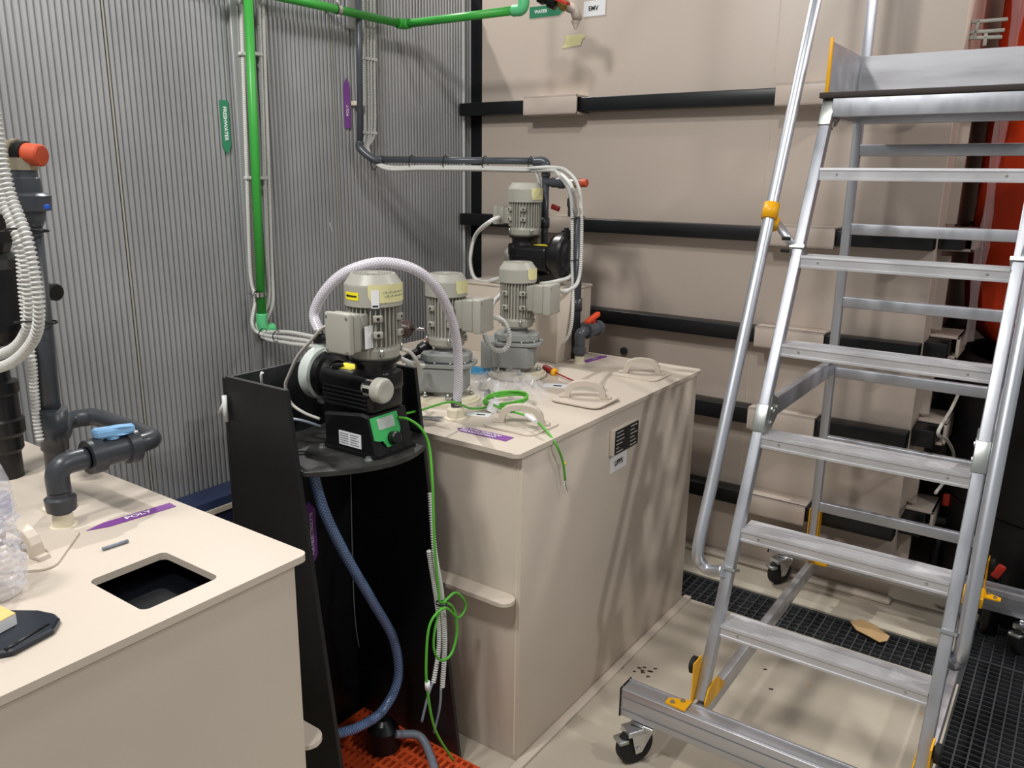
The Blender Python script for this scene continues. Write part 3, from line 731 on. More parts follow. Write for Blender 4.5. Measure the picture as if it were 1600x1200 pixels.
# ------------------------------------------------------------------ hoses and cables round the stand
def run(name, label, cat, pts, r, m, n=8, seg=10, group=None, ridge=0, rd=0):
    o = obj(name, MB().tube(spline(pts, n), r, seg, ridge, rd), m); tag(o, label, cat, group); return o
hh = p1.location
hx = -1.415-.130-.045; hz = .98+.166+.105
bh = thing('braided_hose', 'clear braided hose arching over the near motor to the tank fitting', 'hose', (-1.45, 1.80, ZT))
hp = [V((hx, 1.408, hz)), P(491, 490, 1, 1.42), P(510, 452, 1, 1.43), P(545, 423, 1, 1.46), P(600, 410, 1, 1.52), P(655, 425, 1, 1.60), P(692, 466, 1, 1.68), P(713, 530, 1, 1.76), P(716, 600, 1, 1.80), P(713, 632, 1, 1.802)]
obj('hose', MB().tube(spline(hp, 12), .0135, 16), 'braid', bh)
q_ = V((P(712, 640, 1, 1.802).x, 1.802, ZT)); 
zz = P(712, 640, 1, 1.802).z
obj('hose_tail', MB().lathe((q_.x, q_.y, ZT+.035), (0, 0, 1), [(0, .014), (.012, .014), (.012, .0175), (.020, .0175), (.024, .013), (max(.03, zz-ZT-.02), .011), (max(.03, zz-ZT-.02), 0)], 16), 'pvc', bh, 'dark grey hose tail')
obj('tank_nut', MB().lathe((q_.x, q_.y, ZT), (0, 0, 1), [(0, .033), (.004, .033), (.006, .026), (.030, .025), (.036, .018), (.036, 0)], 24), 'cream', bh, 'cream plastic nut')
obj('hose_clip', MB().lathe(hp[0]+V((0, 0, .0)), (0, 0, 1), [(0, .0145), (.008, .0145), (.008, .012)], 16), 'chrome', bh)
run('suction_hose', 'blue grey braided suction hose hanging under the black shelf', 'hose', [P(488, 735, 0, -1.43), P(507, 800, 0, -1.42), P(540, 868, 0, -1.42), P(582, 940, 0, -1.42), P(615, 1000, 0, -1.42), P(622, 1060, 0, -1.42), P(598, 1110, 0, -1.42), P(560, 1136, 0, -1.42), P(522, 1148, 0, -1.42)], .0135, 'braidb', n=12, seg=14)
run('drain_hose', 'grey hose emerging from a black socket on the orange mat', 'hose', [V((-1.42, 1.47, .09)), P(655, 1150, 2, .07), P(672, 1180, 2, .045), P(682, 1215, 2, .045), P(690, 1260, 2, .045)], .012, 'greyh', n=10, seg=12)
tag(obj('hose_socket', MB().lathe((-1.47, 1.47, .03), (0, 0, 1), [(0, .05), (.06, .045), (.08, .03), (.09, .018), (.09, 0)], 24), 'blackg'), 'black hose socket standing on the orange mat', 'fitting')
run('pump_cable', 'pale grey cable looping from the motor terminal box round the white pump head', 'cable', [P(523, 508, 1, 1.30), P(505, 512, 1, 1.30), P(488, 530, 1, 1.30), P(466, 556, 1, 1.30), P(452, 585, 1, 1.30), P(446, 605, 1, 1.30), P(455, 630, 1, 1.31), P(475, 645, 1, 1.32), P(500, 655, 1, 1.34)], .0042, 'cable', n=8, seg=8)
run('pump_cable', 'short grey cable entering the left end of the pump plinth', 'cable', [P(452, 654, 1, 1.28), P(475, 658, 1, 1.30), P(502, 667, 1, 1.338)], .004, 'greyh', seg=8)
run('sensor_cable', 'thin dark cable hanging down the back panel of the black stand', 'cable', [P(548, 740, 0, -1.655), P(550, 850, 0, -1.655), P(556, 980, 0, -1.655), P(575, 1060, 0, -1.652), P(600, 1120, 0, -1.6)], .002, 'grit', seg=6)
# white conduits beside the stand
XC = -1.265
c1 = [P(672, 770, 0, XC-.03), P(679, 860, 0, XC), P(690, 930, 0, XC), P(695, 1000, 0, XC), P(691, 1075, 0, XC)]
run('hanging_conduit', 'white corrugated conduit hanging free beside the black stand, right of two', 'conduit', c1, .0075, 'conduit', ridge=.0065, rd=.0030, seg=10)
run('hanging_conduit', 'white corrugated conduit hanging beside the black stand, left and partly behind', 'conduit', [P(670, 860, 0, XC-.012), P(684, 950, 0, XC-.012), P(686, 1010, 0, XC-.012), P(677, 1068, 0, XC-.012)], .007, 'conduit', ridge=.0065, rd=.0030, seg=10)
run('loose_cable', 'grey cable end leaving the right hanging conduit', 'cable', [P(689, 1075, 0, XC), P(687, 1105, 0, XC), P(678, 1145, 0, XC-.01)], .0035, 'greyh', seg=8)
run('loose_cable', 'grey cable end leaving the left hanging conduit', 'cable', [P(676, 1066, 0, XC-.012), P(668, 1090, 0, XC-.012), P(659, 1128, 0, XC-.02)], .0035, 'greyh', seg=8)
# green cables
G = XC+.018
gA = [P(622, 652, 0, -1.345), P(640, 656, 0, -1.325), P(660, 672, 0, -1.30), P(671, 700, 0, -1.285), P(676, 760, 0, G-.01), P(679, 850, 0, G), P(685, 920, 0, G), P(690, 942, 0, G), P(712, 926, 0, G), P(728, 945, 0, G), P(716, 965, 0, G+.004), P(695, 950, 0, G+.008),
      P(672, 975, 0, G), P(666, 1030, 0, G), P(668, 1080, 0, G), P(680, 1140, 0, G), P(708, 1188, 0, G+.01)]
gc = thing('green_cable', 'green signal cable looping down beside the black stand to the orange mat', 'cable', P(690, 1100, 0, G))
obj('cable', MB().tube(spline(gA, 10), .0036, 8), 'gcable', gc)
gB = [P(690, 945, 0, G), P(680, 980, 0, G+.004), P(678, 1015, 0, G+.004), P(690, 1032, 0, G+.004), P(706, 1020, 0, G+.004), P(714, 985, 0, G+.004), P(708, 950, 0, G+.004), P(692, 940, 0, G+.004)]
obj('loop', MB().tube(spline(gB, 10), .0036, 8), 'gcable', gc)
w_ = P(668, 1071, 0, G)
obj('marker_sleeve', MB().cyl(w_+V((0, 0, .012)), w_-V((0, 0, .012)), .007, 12), 'white', gc, 'white marker sleeve')
tie('cable_tie', P(690, 942, 0, G-.006), (0, 0, 1), .014, gc)
gcb = thing('green_cable', 'green signal cable running from the pump over the dosing tank, coiled beside the bag', 'cable', P(790, 640, 2, ZT))
c_ = P(790, 626, 2, ZT+.02)
pts = [P(622, 649, 1, 1.48), P(660, 640, 1, 1.60), P(705, 628, 1, 1.74), P(735, 638, 1, 1.86)]
for k in range(0, 40):
    a = 2*PI*k/13-1.9; R_ = .068+.003*math.sin(k*1.3)
    pts.append(V((c_.x+math.cos(a)*R_, c_.y+math.sin(a)*R_*.95, ZT+.016+.006*(k/13)+.010*math.sin(a+1))))
pts += [P(790, 641, 2, ZT+.03), P(818, 648, 2, ZT+.045), P(845, 664, 0, -1.2), P(866, 690, 0, -1.125), P(879, 720, 0, -1.118), P(883, 750, 0, -1.12)]
obj('cable', MB().tube(spline(pts, 6), .0034, 8), 'gcable', gcb)
a, b = P(822, 649, 2, ZT+.047), P(838, 659, 2, ZT+.043)
obj('marker_sleeve', MB().cyl(a, b, .0065, 10), 'white', gcb, 'white marker sleeve')
a = P(882, 722, 0, -1.118)
obj('marker_sleeve', MB().cyl(a, a-V((0, 0, .008)), .0045, 10), 'yellow', gcb, 'yellow marker sleeve')
for k, (px, py) in enumerate(((887, 768), (882, 772), (890, 765))):
    obj('bare_wire', MB().tube([P(883, 750, 0, -1.12), P((883+px)/2-1, (750+py)/2, 0, -1.12), P(px, py, 0, -1.118)], .0009, 6), 'offw' if k else 'brown', gcb)

# ------------------------------------------------------------------ small things on the dosing tank
def spanner():
    a, b = P(648, 652, 2, ZT+.004), P(685, 655, 2, ZT+.004); d = (b-a).normalized(); s_ = V((-d.y, d.x, 0))
    poly = [(-.09, -.005), (.0, -.005), (.012, -.014), (.03, -.013), (.034, -.006), (.018, -.004), (.018, .004), (.034, .007), (.03, .014), (.012, .013), (0, .005), (-.09, .005)]
    return MB().prism(poly, b-d*.02, d, s_, (0, 0, 1), .005, bev=.001)
tag(obj('open_spanner', spanner(), 'chrome'), 'chrome open-ended spanner lying on the tank corner beside the stand', 'spanner')
def screwdriver(label, a, b, hl, rh, group=None):
    a, b = V(a), V(b); d = (b-a).normalized()
    t = thing('screwdriver', label, 'screwdriver', (a+b)/2, group)
    obj('handle', MB().lathe(a, d, [(0, 0), (.001, rh*.7), (hl*.1, rh), (hl*.45, rh*.9), (hl*.6, rh*.75), (hl*.8, rh*1.05), (hl*.86, rh*1.1)], 16), 'redh', t)
    obj('collar', MB().lathe(a+d*hl*.86, d, [(0, rh*1.12), (hl*.08, rh*1.1), (hl*.14, rh*.6), (hl*.14, 0)], 16), 'amber', t, 'yellow collar')
    obj('blade', MB().cyl(a+d*hl, b, .003, 8), 'redh', t)
    return t
a, b = P(850, 574, 2, ZT+.014), P(898, 596, 2, ZT+.010)
screwdriver('red and yellow insulated screwdriver lying behind the middle lid', a, b, .085, .0125)
# heat gun-like brown chuck with bit behind the pump
a, b = P(622, 516, 1, 1.62), P(668, 516, 1, 1.9)
ch = thing('drill', 'brown drill chuck with steel bit showing between the motors', 'drill', a)
d = (P(660, 514, 1, 1.8)-P(622, 514, 1, 1.8)).normalized(); o = P(620, 514, 1, 1.8)
obj('chuck', MB().lathe(o, d, [(0, .022), (.01, .028), (.04, .028), (.055, .018), (.06, .010), (.06, 0)], 20), 'brown', ch)
obj('bit', MB().cyl(o+d*.06, o+d*.115, .004, 8), 'chrome', ch)
obj('drill_body', MB().lathe(o, -d, [(0, .03), (.03, .033), (.12, .033), (.13, 0)], 20), 'brown', ch)
obj('drill_grip', MB().bar(o-d*.1, o-d*.1+V((0, 0, -.18)), .034, .04, bev=.006), 'brown', ch)
tag(obj('red_clip', MB().tube([P(664, 528, 1, 1.93), P(668, 534, 1, 1.93), P(674, 537, 1, 1.93), P(677, 541, 1, 1.93)], .0022, 6), 'red'), 'thin red wire clip beside the nearer mixer motor', 'wire')
# boxes of tools behind the bag
bxa = P(755, 584, 2, ZT)
tb_ = thing('drill_bit_box', 'blue and yellow cardboard box behind the clear bag', 'box', (bxa.x, bxa.y, ZT))
obj('carton', MB().box((bxa.x, bxa.y, ZT+.012), (.085, .028, .024), rz=.35), mat('blue_carton', (70, 160, 214), .6), tb_)
obj('yellow_side', MB().box((bxa.x+.012, bxa.y+.016, ZT+.013), (.085, .008, .026), rz=.35), 'amber', tb_, 'yellow side')
# clear bag with small parts
def blob(cx, cy, z, sx, sy, sz, nx=26, ny=16, amp=.35, seed=1, rot=0):
    rnd = random.Random(seed); ph = [(rnd.uniform(6, 26), rnd.uniform(6, 26), rnd.uniform(0, 6)) for _ in range(5)]
    mb = MB(); rows = []
    for i in range(ny+1):
        row = []
        for j in range(nx+1):
            u, v = j/nx*2-1, i/ny*2-1
            e = max(0, 1-abs(u)**3)*max(0, 1-abs(v)**3)
            h = sz*e**.5*(.55+amp*sum(math.sin(a*u+b*v+c) for a, b, c in ph)/2.2)
            x = u*sx/2*(1+.08*math.sin(v*7)); y = v*sy/2*(1+.1*math.sin(u*6))
            row.append(mb.bm.verts.new((cx+x*math.cos(rot)-y*math.sin(rot), cy+x*math.sin(rot)+y*math.cos(rot), z+.0015+max(0, h))))
        rows.append(row)
    for i in range(ny):
        for j in range(nx): mb.bm.faces.new((rows[i][j], rows[i][j+1], rows[i+1][j+1], rows[i+1][j])).smooth = False
    return mb
bc = P(790, 612, 2, ZT)
bag = thing('clear_bag', 'crumpled clear plastic bag of fittings before the mixers', 'bag', (bc.x, bc.y, ZT))
obj('film', blob(bc.x, bc.y, ZT, .27, .22, .065, seed=4, rot=.5), 'clear', bag)
for k, (px, py, rr_, m_) in enumerate(((775, 604, .012, 'offw'), (752, 600, .014, 'offw'), (768, 634, .018, 'white'), (808, 630, .009, 'blue'), (760, 611, .010, 'grit'), (790, 634, .007, 'grit'))):
    p = P(px, py, 2, ZT+.02)
    o_ = MB().lathe((p.x, p.y, ZT+.004), (.3, .2, 1), [(0, 0), (0, rr_), (rr_*1.8, rr_*.9), (rr_*1.8, rr_*.4), (rr_*2.4, rr_*.4), (rr_*2.4, 0)], 14)
    tag(obj('hose_fitting', o_, m_), ('white round fitting at the right inside the clear bag', 'white round fitting at the left inside the clear bag', 'white cylindrical fitting beside the green coil', 'small blue fitting inside the green coil', 'grey fitting in the clear bag between two white ones', 'small grey fitting inside the green coil')[k], 'fitting')
for k, (px, py, w, h, rz, lb) in enumerate(((748, 648, .075, .04, .4, 'white paper tag before the front lid, left of the green coil'), (868, 603, .08, .05, .4, 'white paper tag between the clear bag and middle lid'))):
    p = P(px, py, 2, ZT)
    t_ = thing('paper_tag', lb, 'paper', (p.x, p.y, ZT))
    obj('sheet', MB().box((p.x, p.y, ZT+.001), (w, h, .0012), rz=rz), 'white', t_)
    obj('print', MB().box((p.x+.008, p.y, ZT+.0018), (w*.35, h*.25, .0004), rz=rz), 'ink', t_)
# loose cables near the nearer mixer
run('mixer_cable', 'grey cable curling behind the near motor foot', 'cable', [P(625, 545, 1, 1.75), P(640, 550, 1, 1.78), P(650, 562, 1, 1.80), P(655, 575, 1, 1.82), P(652, 590, 1, 1.84)], .006, 'cable', seg=8)
run('mixer_conduit', 'white corrugated conduit reaching the nearer mixer gearbox', 'conduit', [P(618, 556, 1, 1.72), P(632, 563, 1, 1.76), P(650, 570, 1, 1.82), P(662, 572, 1, 1.86)], .0075, 'conduit', ridge=.007, rd=.0015)
jb = P(660, 545, 1, 1.92)
tag(obj('hose_coupling', MB().lathe(P(640, 556, 1, 1.9), (P(668, 540, 1, 1.95)-P(640, 556, 1, 1.9)), [(-.03, .011), (.03, .012), (.04, .019), (.06, .021), (.075, .019), (.08, 0)], 18), 'blackg'), 'black hose coupling behind the nearer mixer gearbox', 'coupling')

# ------------------------------------------------------------------ green fresh water pipe
gxp = WX+.07
gz0 = PZ(412, 505, gxp, P(412, 505, 0, gxp).y)
yv = P(395, 100, 0, gxp).y
gb_ = P(410, 510, 0, gxp)
yv2 = gb_.y
fp = thing('water_pipe', 'bright green fresh water pipe down and along the corrugated wall', 'pipe', (gxp, yv, 0))
obj('riser', MB().cyl((gxp, P(390, 0, 0, gxp).y, 2.49), (gxp, yv2, gb_.z), .0165, 20), 'green', fp)
obj('elbow', MB().tube(spline([(gxp, yv2, gb_.z+.05), (gxp, yv2, gb_.z+.01), (gxp, yv2+.012, gb_.z-.012), (gxp, yv2+.05, gb_.z-.014)], 6), .021, 20), 'green2', fp, 'paler green elbow')
k0 = P(630, 38, 0, gxp); k1 = P(812, 12, 1, k0.y)
g0 = P(440, -8, 0, gxp)
g0 = V((gxp, g0.y-.35, k0.z))
obj('wall_run', MB().cyl(g0, (gxp, k0.y, k0.z), .0165, 20), 'green', fp)
obj('corner_elbow', MB().tube(spline([(gxp, k0.y-.035, k0.z), (gxp, k0.y-.006, k0.z), (gxp+.006, k0.y, k0.z), (gxp+.035, k0.y, k0.z)], 6), .021, 20), 'green', fp)
obj('cross_run', MB().cyl((gxp, k0.y, k0.z), (k1.x, k0.y, k0.z), .0165, 20), 'green', fp)
obj('end_elbow', MB().tube(spline([(k1.x-.03, k0.y, k0.z), (k1.x+.005, k0.y, k0.z), (k1.x+.018, k0.y, k0.z+.018), (k1.x+.018, k0.y, k0.z+.055)], 6), .022, 20), 'green2', fp, 'paler green elbow')
obj('drop_run', MB().cyl((k1.x+.018, k0.y, k0.z+.05), (k1.x+.018, k0.y, k0.z+.6), .0165, 20), 'green', fp)
def pclamp(label, c, ax_, r):
    t = thing('pipe_clamp', label, 'clamp', c, 'steel pipe clamps on the corrugated wall')
    c = V(c); A = V(ax_)
    obj('band', MB().lathe(c-A*.009, A, [(0, r), (0, r+.003), (.018, r+.003), (.018, r)], 24), 'chrome', t)
    obj('rubber_liner', MB().lathe(c-A*.011, A, [(0, r-.0005), (0, r+.001), (.022, r+.001), (.022, r-.0005)], 24), 'rubber', t)
    obj('stud', MB().cyl(c-V((r, 0, 0)), (WX, c.y, c.z), .004, 8), 'zinc', t)
    s_ = V((0, 1, 0)) if abs(A.z) > .5 else V((0, 0, 1))
    for sg_ in (-1, 1):
        obj('ear', MB().box(c+s_*sg_*(r+.008), (.008, .016, .016) if abs(A.z) > .5 else (.008, .016, .016), bev=.002), 'chrome', t)
    return t
cz = P(405, 460, 0, gxp)
pclamp('chrome clamp holding the green riser near its foot', (gxp, cz.y, cz.z), (0, 0, 1), .0168)
cz = P(528, 12, 0, gxp)
pclamp('chrome clamp holding the green pipe run under the ceiling', (gxp, cz.y, k0.z), (0, 1, 0), .0168)
# grey riser channel hidden behind the green pipe
yc = P(368, 100, 0, WX).y
tag(obj('cable_channel', MB().bb((WX+.0005, yc-.02, .75), (WX+.016, yc+.022, 2.49), bev=.003), 'wall'), 'grey steel channel on the wall left of the green riser', 'channel')
yc2 = P(553, 60, 0, WX).y
tag(obj('cable_channel', MB().bb((WX+.0005, yc2-.045, 1.72+.5), (WX+.012, yc2+.0, 2.49), bev=.003), 'wall'), 'grey steel channel on the wall beside the dark riser pipe', 'channel')
# conduits round the green pipe
cl = [(-.055, .03, 'left'), (.035, .02, 'middle right'), (.058, .026, 'right')]
def wc(lab, px_top, px_bot, yb, pts_tail, off):
    a = P(px_top, 0, 0, WX+off); b = P(px_bot, yb, 0, WX+off)
    pts = [V((WX+off, a.y+(a.y-b.y)*.3, a.z+.2)), a, a*.5+b*.5, b]+pts_tail
    return run('riser_conduit', lab, 'conduit', pts, .0075, 'conduit', n=10, ridge=.007, rd=.0009, group='pale conduits on the corrugated wall')
xx = WX+.05
wc('pale conduit on the wall just left of the green riser', 376, 391, 420, [P(399, 465, 0, xx), P(394, 505, 0, xx), P(408, 522, 0, xx+.03), P(450, 528, 0, xx+.2), P(490, 534, 0, xx+.35), P(545, 545, 0, xx+.5)], .02)
wc('pale conduit on the wall directly right of the green riser', 404, 418, 400, [P(419, 470, 0, xx), P(402, 505, 0, xx), P(412, 518, 0, xx+.03), P(450, 519, 0, xx+.2), P(490, 526, 0, xx+.35), P(540, 536, 0, xx+.5)], .02)
wc('pale conduit on the wall, outermost right of the green riser', 410, 424, 400, [P(426, 470, 0, xx), P(416, 500, 0, xx), P(410, 526, 0, xx+.03), P(450, 536, 0, xx+.2), P(490, 541, 0, xx+.35), P(550, 556, 0, xx+.5)], .02)
tt = thing('cable_tie', 'black cable ties binding the horizontal conduits below the green pipe', 'cable tie', P(420, 524, 0, xx+.08))
for px in (411, 433): tie('tie', P(px, 522+(px-411)*.15, 0, xx+.06+(px-411)*.004), (1, .05, -.05), .020, tt)
tg = [(400, 85), (408, 278), (379, 85), (388, 278)]
for k, (px, py) in enumerate(tg):
    p = P(px, py, 0, WX+.012)
    tag(obj('conduit_clip', MB().bb((WX, p.y-.022, p.z-.006), (WX+.032, p.y+.016, p.z+.006), bev=.002), 'conduit'), ('upper', 'lower', 'upper', 'lower')[k]+' grey conduit clip on the wall '+('right' if k < 2 else 'left')+' of the green riser', 'clip', 'conduit clips on the corrugated wall')

# ------------------------------------------------------------------ dark PVC feed pipe from wall to second pump
pxx = WX+.06
e0 = P(563, 232, 0, pxx); e1 = P(584, 249, 1, e0.y+.02)
dpp = thing('feed_pipe', 'dark grey plastic feed pipe down the wall and across to the second pump', 'pipe', (pxx, e0.y, 1.6))
obj('riser', MB().cyl((pxx, P(562, 0, 0, pxx).y, 2.49), e0, .0125, 18), 'pvc', dpp)
e2 = P(852, 252, 1, 2.83)
obj('wall_elbow', MB().tube(spline([e0+V((0, 0, .03)), e0, e1, e1+(e2-e1).normalized()*.04], 6), .0165, 18), 'pvc', dpp)
obj('cross_run', MB().cyl(e1, e2, .0135, 18), 'pvc', dpp)
obj('pump_elbow', MB().tube(spline([e2-(e2-e1).normalized()*.05, e2-(e2-e1).normalized()*.012, e2+V((.004, 0, -.016)), e2+V((.004, 0, -.06))], 6), .0185, 18), 'pvc', dpp)
eb = PZ(852, 405, e2.x+.004, 2.83)
obj('drop_run', MB().cyl(e2+V((.004, 0, -.05)), eb, .0150, 18), 'pvc', dpp)
obj('drop_sleeve', MB().cyl(PZ(853, 340, e2.x+.004, 2.83), PZ(853, 356, e2.x+.004, 2.83), .0195, 18), 'pvcd', dpp)
t0 = PZ(857, 285, e2.x+.004, 2.83)
obj('tee', MB().lathe(t0-V((.0, 0, 0)), (1, .0, 0), [(0, .016), (.03, .016), (.032, .020), (.062, .020), (.064, .0235), (.085, .0235), (.088, .019), (.10, .019), (.10, 0)], 20), 'pvc', dpp)
rv = thing('relief_valve', 'small brass relief valve with orange cap above the second pump', 'valve', t0+V((.12, 0, 0)))
obj('valve_body', MB().lathe(t0+V((.10, 0, 0)), (1, 0, 0), [(0, .012), (.015, .014), (.035, .014), (.038, .018), (.05, .018), (.05, 0)], 12), 'brass', rv)
obj('collar', MB().lathe(t0+V((.150, 0, 0)), (1, 0, 0), [(0, .016), (.012, .0165), (.012, 0)], 20), 'blackg', rv)
obj('cap', MB().lathe(t0+V((.162, 0, 0)), (1, 0, 0), [(0, .0155), (.026, .0155), (.029, .0125), (.029, 0)], 20), 'orangecap', rv, 'orange cap')
obj('branch', MB().lathe(t0+V((.125, 0, -.01)), (0, 0, -1), [(0, .012), (.022, .013), (.022, 0)], 16), 'brass', rv)
obj('outlet_sleeve', MB().lathe(t0+V((.125, 0, -.03)), (0, 0, -1), [(0, .014), (.03, .014), (.03, .019), (.06, .019), (.065, .015), (.10, .015), (.10, 0)], 18), 'pvcd', rv)
tag(obj('lever', MB().bar(P(862, 322, 1, 2.80), P(874, 327, 1, 2.80), .012, .02, bev=.003), 'darkred'), 'dark red lever handle behind the second pump motor', 'lever')
# ties along the run
tt = thing('cable_tie', 'black ties binding white conduits under the crossing dark pipe', 'cable tie', e1.lerp(e2, .4)-V((0, 0, .02)))
dr = (e2-e1).normalized()
for f_ in (.0, .23, .43, .66, .92):
    c = e1.lerp(e2, f_)-V((0, 0, .012))
    obj('tie', MB().tube([c+(V((0, 1, 0))*math.cos(a)*.019+V((0, 0, 1))*math.sin(a)*.030) for a in [2*PI*k/16 for k in range(17)]], .0018, 6), 'rubber', tt)
# conduits beside the dark riser, along the run and down to the pumps
tails = []
for k, (xt_, xb) in enumerate(((568, 571), (573, 576), (579, 580), (584, 585))):
    a = P(xt_, 0, 0, WX+.02); b = P(xb, 205, 0, WX+.02)
    d0 = e1+V((.02, -.004, -.026-.004*(k % 2)))+dr*.01
    dz = V((0, (.012, -.006, .006, -.012)[k], (-.026, -.026, -.036, -.034)[k]))
    tail = [P(571+k*1.2, 232, 0, WX+.045), e1+dr*.05+dz, e1.lerp(e2, .3)+dz*1.05, e1.lerp(e2, .6)+dz, e1.lerp(e2, .88)+dz*1.05]
    if k == 0: tail += [P(862, 262, 1, 2.80), P(876, 272, 1, 2.76), P(893, 292, 1, 2.49), P(900, 330, 1, 2.73), P(899, 400, 1, 2.73), P(893, 430, 1, 2.72), P(868, 440, 1, 2.6), P(845, 444, 1, 2.48)]
    if k == 1: tail += [P(866, 262, 1, 2.79), P(886, 268, 1, 2.755), P(903, 290, 1, 2.735), P(908, 330, 1, 2.725), P(908, 400, 1, 2.72), P(903, 440, 1, 2.70), P(886, 455, 1, 2.56), P(872, 454, 1, 2.44)]
    if k == 2: tail += [P(861, 266, 1, 2.79), P(872, 272, 1, 2.745), P(888, 295, 1, 2.73), P(894, 330, 1, 2.72), P(894, 410, 1, 2.72), P(895, 480, 1, 2.70), P(890, 520, 1, 2.68), P(875, 545, 1, 2.66)]
    if k == 3: tail += [P(834, 266, 1, 2.81), P(841, 280, 1, 2.81), P(843, 296, 1, 2.81)]
    run('pump_conduit', ('white conduit from the wall ending at the farther mixer motor side', 'white conduit from the wall, outermost loop beside the orange cap', 'white conduit from the wall running lowest behind the pedestal', 'white conduit from the wall dipping behind the second pump motor')[k], 'conduit', [V((WX+.02, a.y, a.z+.2)), a, a.lerp(b, .5), b]+tail, .0080, 'conduit', n=10, ridge=.0075, rd=.0024, group='white conduits along the dark feed pipe')
tt = thing('cable_tie', 'black ties round the bundled conduits hanging right of the second pump', 'cable tie', P(901, 380, 1, 2.71))
for py in (342, 407):
    c = P(901, py, 1, 2.725); obj('tie', MB().tube([c+(rr*math.cos(a)*.021+fw*math.sin(a)*.016) for a in [2*PI*k/16 for k in range(17)]], .0018, 6), 'rubber', tt)
for py, lb in ((93, 'upper'), (208, 'lower')):
    p = P(577, py, 0, WX+.012)
    cp_ = thing('conduit_clip', lb+' row of conduit clips across the four conduits beside the dark riser', 'clip', (WX, p.y, p.z), 'clip rows beside the dark riser')
    for k in range(4):
        y = P((569, 574, 580, 585)[k], py, 0, WX+.02).y
        obj('clip', MB().bb((WX, y-.010, p.z-.006), (WX+.03, y+.010, p.z+.006), bev=.002), 'conduit', cp_)
p = P(556, 162, 0, WX+.01)
tag(obj('pipe_standoff', MB().bb((WX, p.y-.02, p.z-.009), (WX+.04, p.y+.018, p.z+.009), bev=.002), 'cream'), 'cream wall bracket holding the dark riser beside the POLY label', 'bracket')
# conduit to the second pump's terminal box and mixer loops
run('pump_conduit', 'white conduit arching left of the second pump to its terminal box', 'conduit', [P(783, 339, 1, 2.76), P(765, 347, 1, 2.49), P(743, 368, 1, 2.72), P(735, 402, 1, 2.70), P(739, 430, 1, 2.68), P(752, 440, 1, 2.66), P(770, 438, 1, 2.62), P(783, 434, 1, 2.58)], .0088, 'conduit', n=10, ridge=.0085, rd=.0030)
run('mixer_conduit', 'white conduit loop between the two mixers', 'conduit', [P(782, 461, 1, 2.36), P(771, 473, 1, 2.3), P(765, 490, 1, 2.22), P(757, 518, 1, 2.10), P(762, 535, 1, 2.10), P(776, 548, 1, 2.12), P(792, 543, 1, 2.14), P(796, 522, 1, 2.14), P(786, 502, 1, 2.12), P(766, 493, 1, 2.05)], .0085, 'conduit', n=10, ridge=.0085, rd=.0030)
# rear tank valve
def union_run(t, p, axis, segs, seg=20):
    for nm, prof, m_ in segs: obj(nm, MB().lathe(p, axis, prof, seg), m_, t)
vb = P(905, 567, 2, ZT)
vx, vy = vb.x, vb.y
vz = PZ(905, 520, vx, vy).z
v2 = thing('ball_valve', 'dark grey plastic ball valve with orange handle at the rear of the dosing tank', 'valve', (vx, vy, ZT))
obj('tank_socket', MB().lathe((vx, vy, ZT), (0, 0, 1), [(0, .024), (.003, .024), (.004, .019), (.035, .017), (.035, 0)], 20), 'cream', v2, 'cream tank socket')
obj('union_nut', MB().lathe((vx, vy, ZT+.03), (0, 0, 1), [(0, .020), (.008, .020), (.010, .026), (.03, .026), (.033, .020), (.05, .020), (.05, 0)], 14), 'pvc', v2)
obj('elbow', MB().tube(spline([(vx, vy, ZT+.07), (vx, vy, vz-.01), (vx, vy+.012, vz), (vx, vy+.05, vz)], 6), .020, 18), 'pvc', v2)
obj('valve_nut', MB().lathe((vx, vy+.045, vz), (0, 1, 0), [(0, .021), (0, .030), (.028, .030), (.030, .024)], 14), 'pvc', v2)
obj('valve_body', MB().lathe((vx, vy+.073, vz), (0, 1, 0), [(0, .026), (.045, .026)], 20), 'pvc', v2)
obj('valve_nut', MB().lathe((vx, vy+.118, vz), (0, 1, 0), [(0, .024), (0, .030), (.028, .030), (.030, .018), (.05, .018), (.05, 0)], 14), 'pvc', v2)
obj('handle_stem', MB().lathe((vx, vy+.095, vz+.024), (0, 0, 1), [(0, .010), (.014, .010), (.014, 0)], 14), 'red', v2, 'orange stem')
obj('handle', MB().box((vx, vy+.092, vz+.045), (.020, .095, .018), rot=Matrix.Rotation(.25, 3, 'X'), bev=.004), mat('orange_handle', (224, 76, 36), .45), v2, 'orange handle')
dr2 = thing('drain_pipe', 'dark vertical pipe behind the orange-handled valve', 'pipe', (vx-.06, vy+.06, ZT))
obj('riser', MB().cyl((vx-.055, vy+.06, ZT), (vx-.055, vy+.06, 1.50), .0165, 18), 'pvcd', dr2)
obj('sleeve', MB().cyl((vx-.055, vy+.06, 1.14), (vx-.055, vy+.06, 1.19), .021, 18), 'pvcd', dr2)
obj('return_bend', MB().tube(spline([(vx, vy+.165, vz), (vx-.03, vy+.17, vz), (vx-.05, vy+.15, vz), (vx-.055, vy+.07, vz)], 6), .0185, 18), 'pvcd', dr2)
tag(obj('floor_fixing', MB().lathe(P(975, 548, 1, TY-.01), (0, -1, 0), [(0, .018), (.01, .016), (.012, 0)], 14), 'pvcd'), 'small dark plug on the back tank above the rear lid', 'plug')

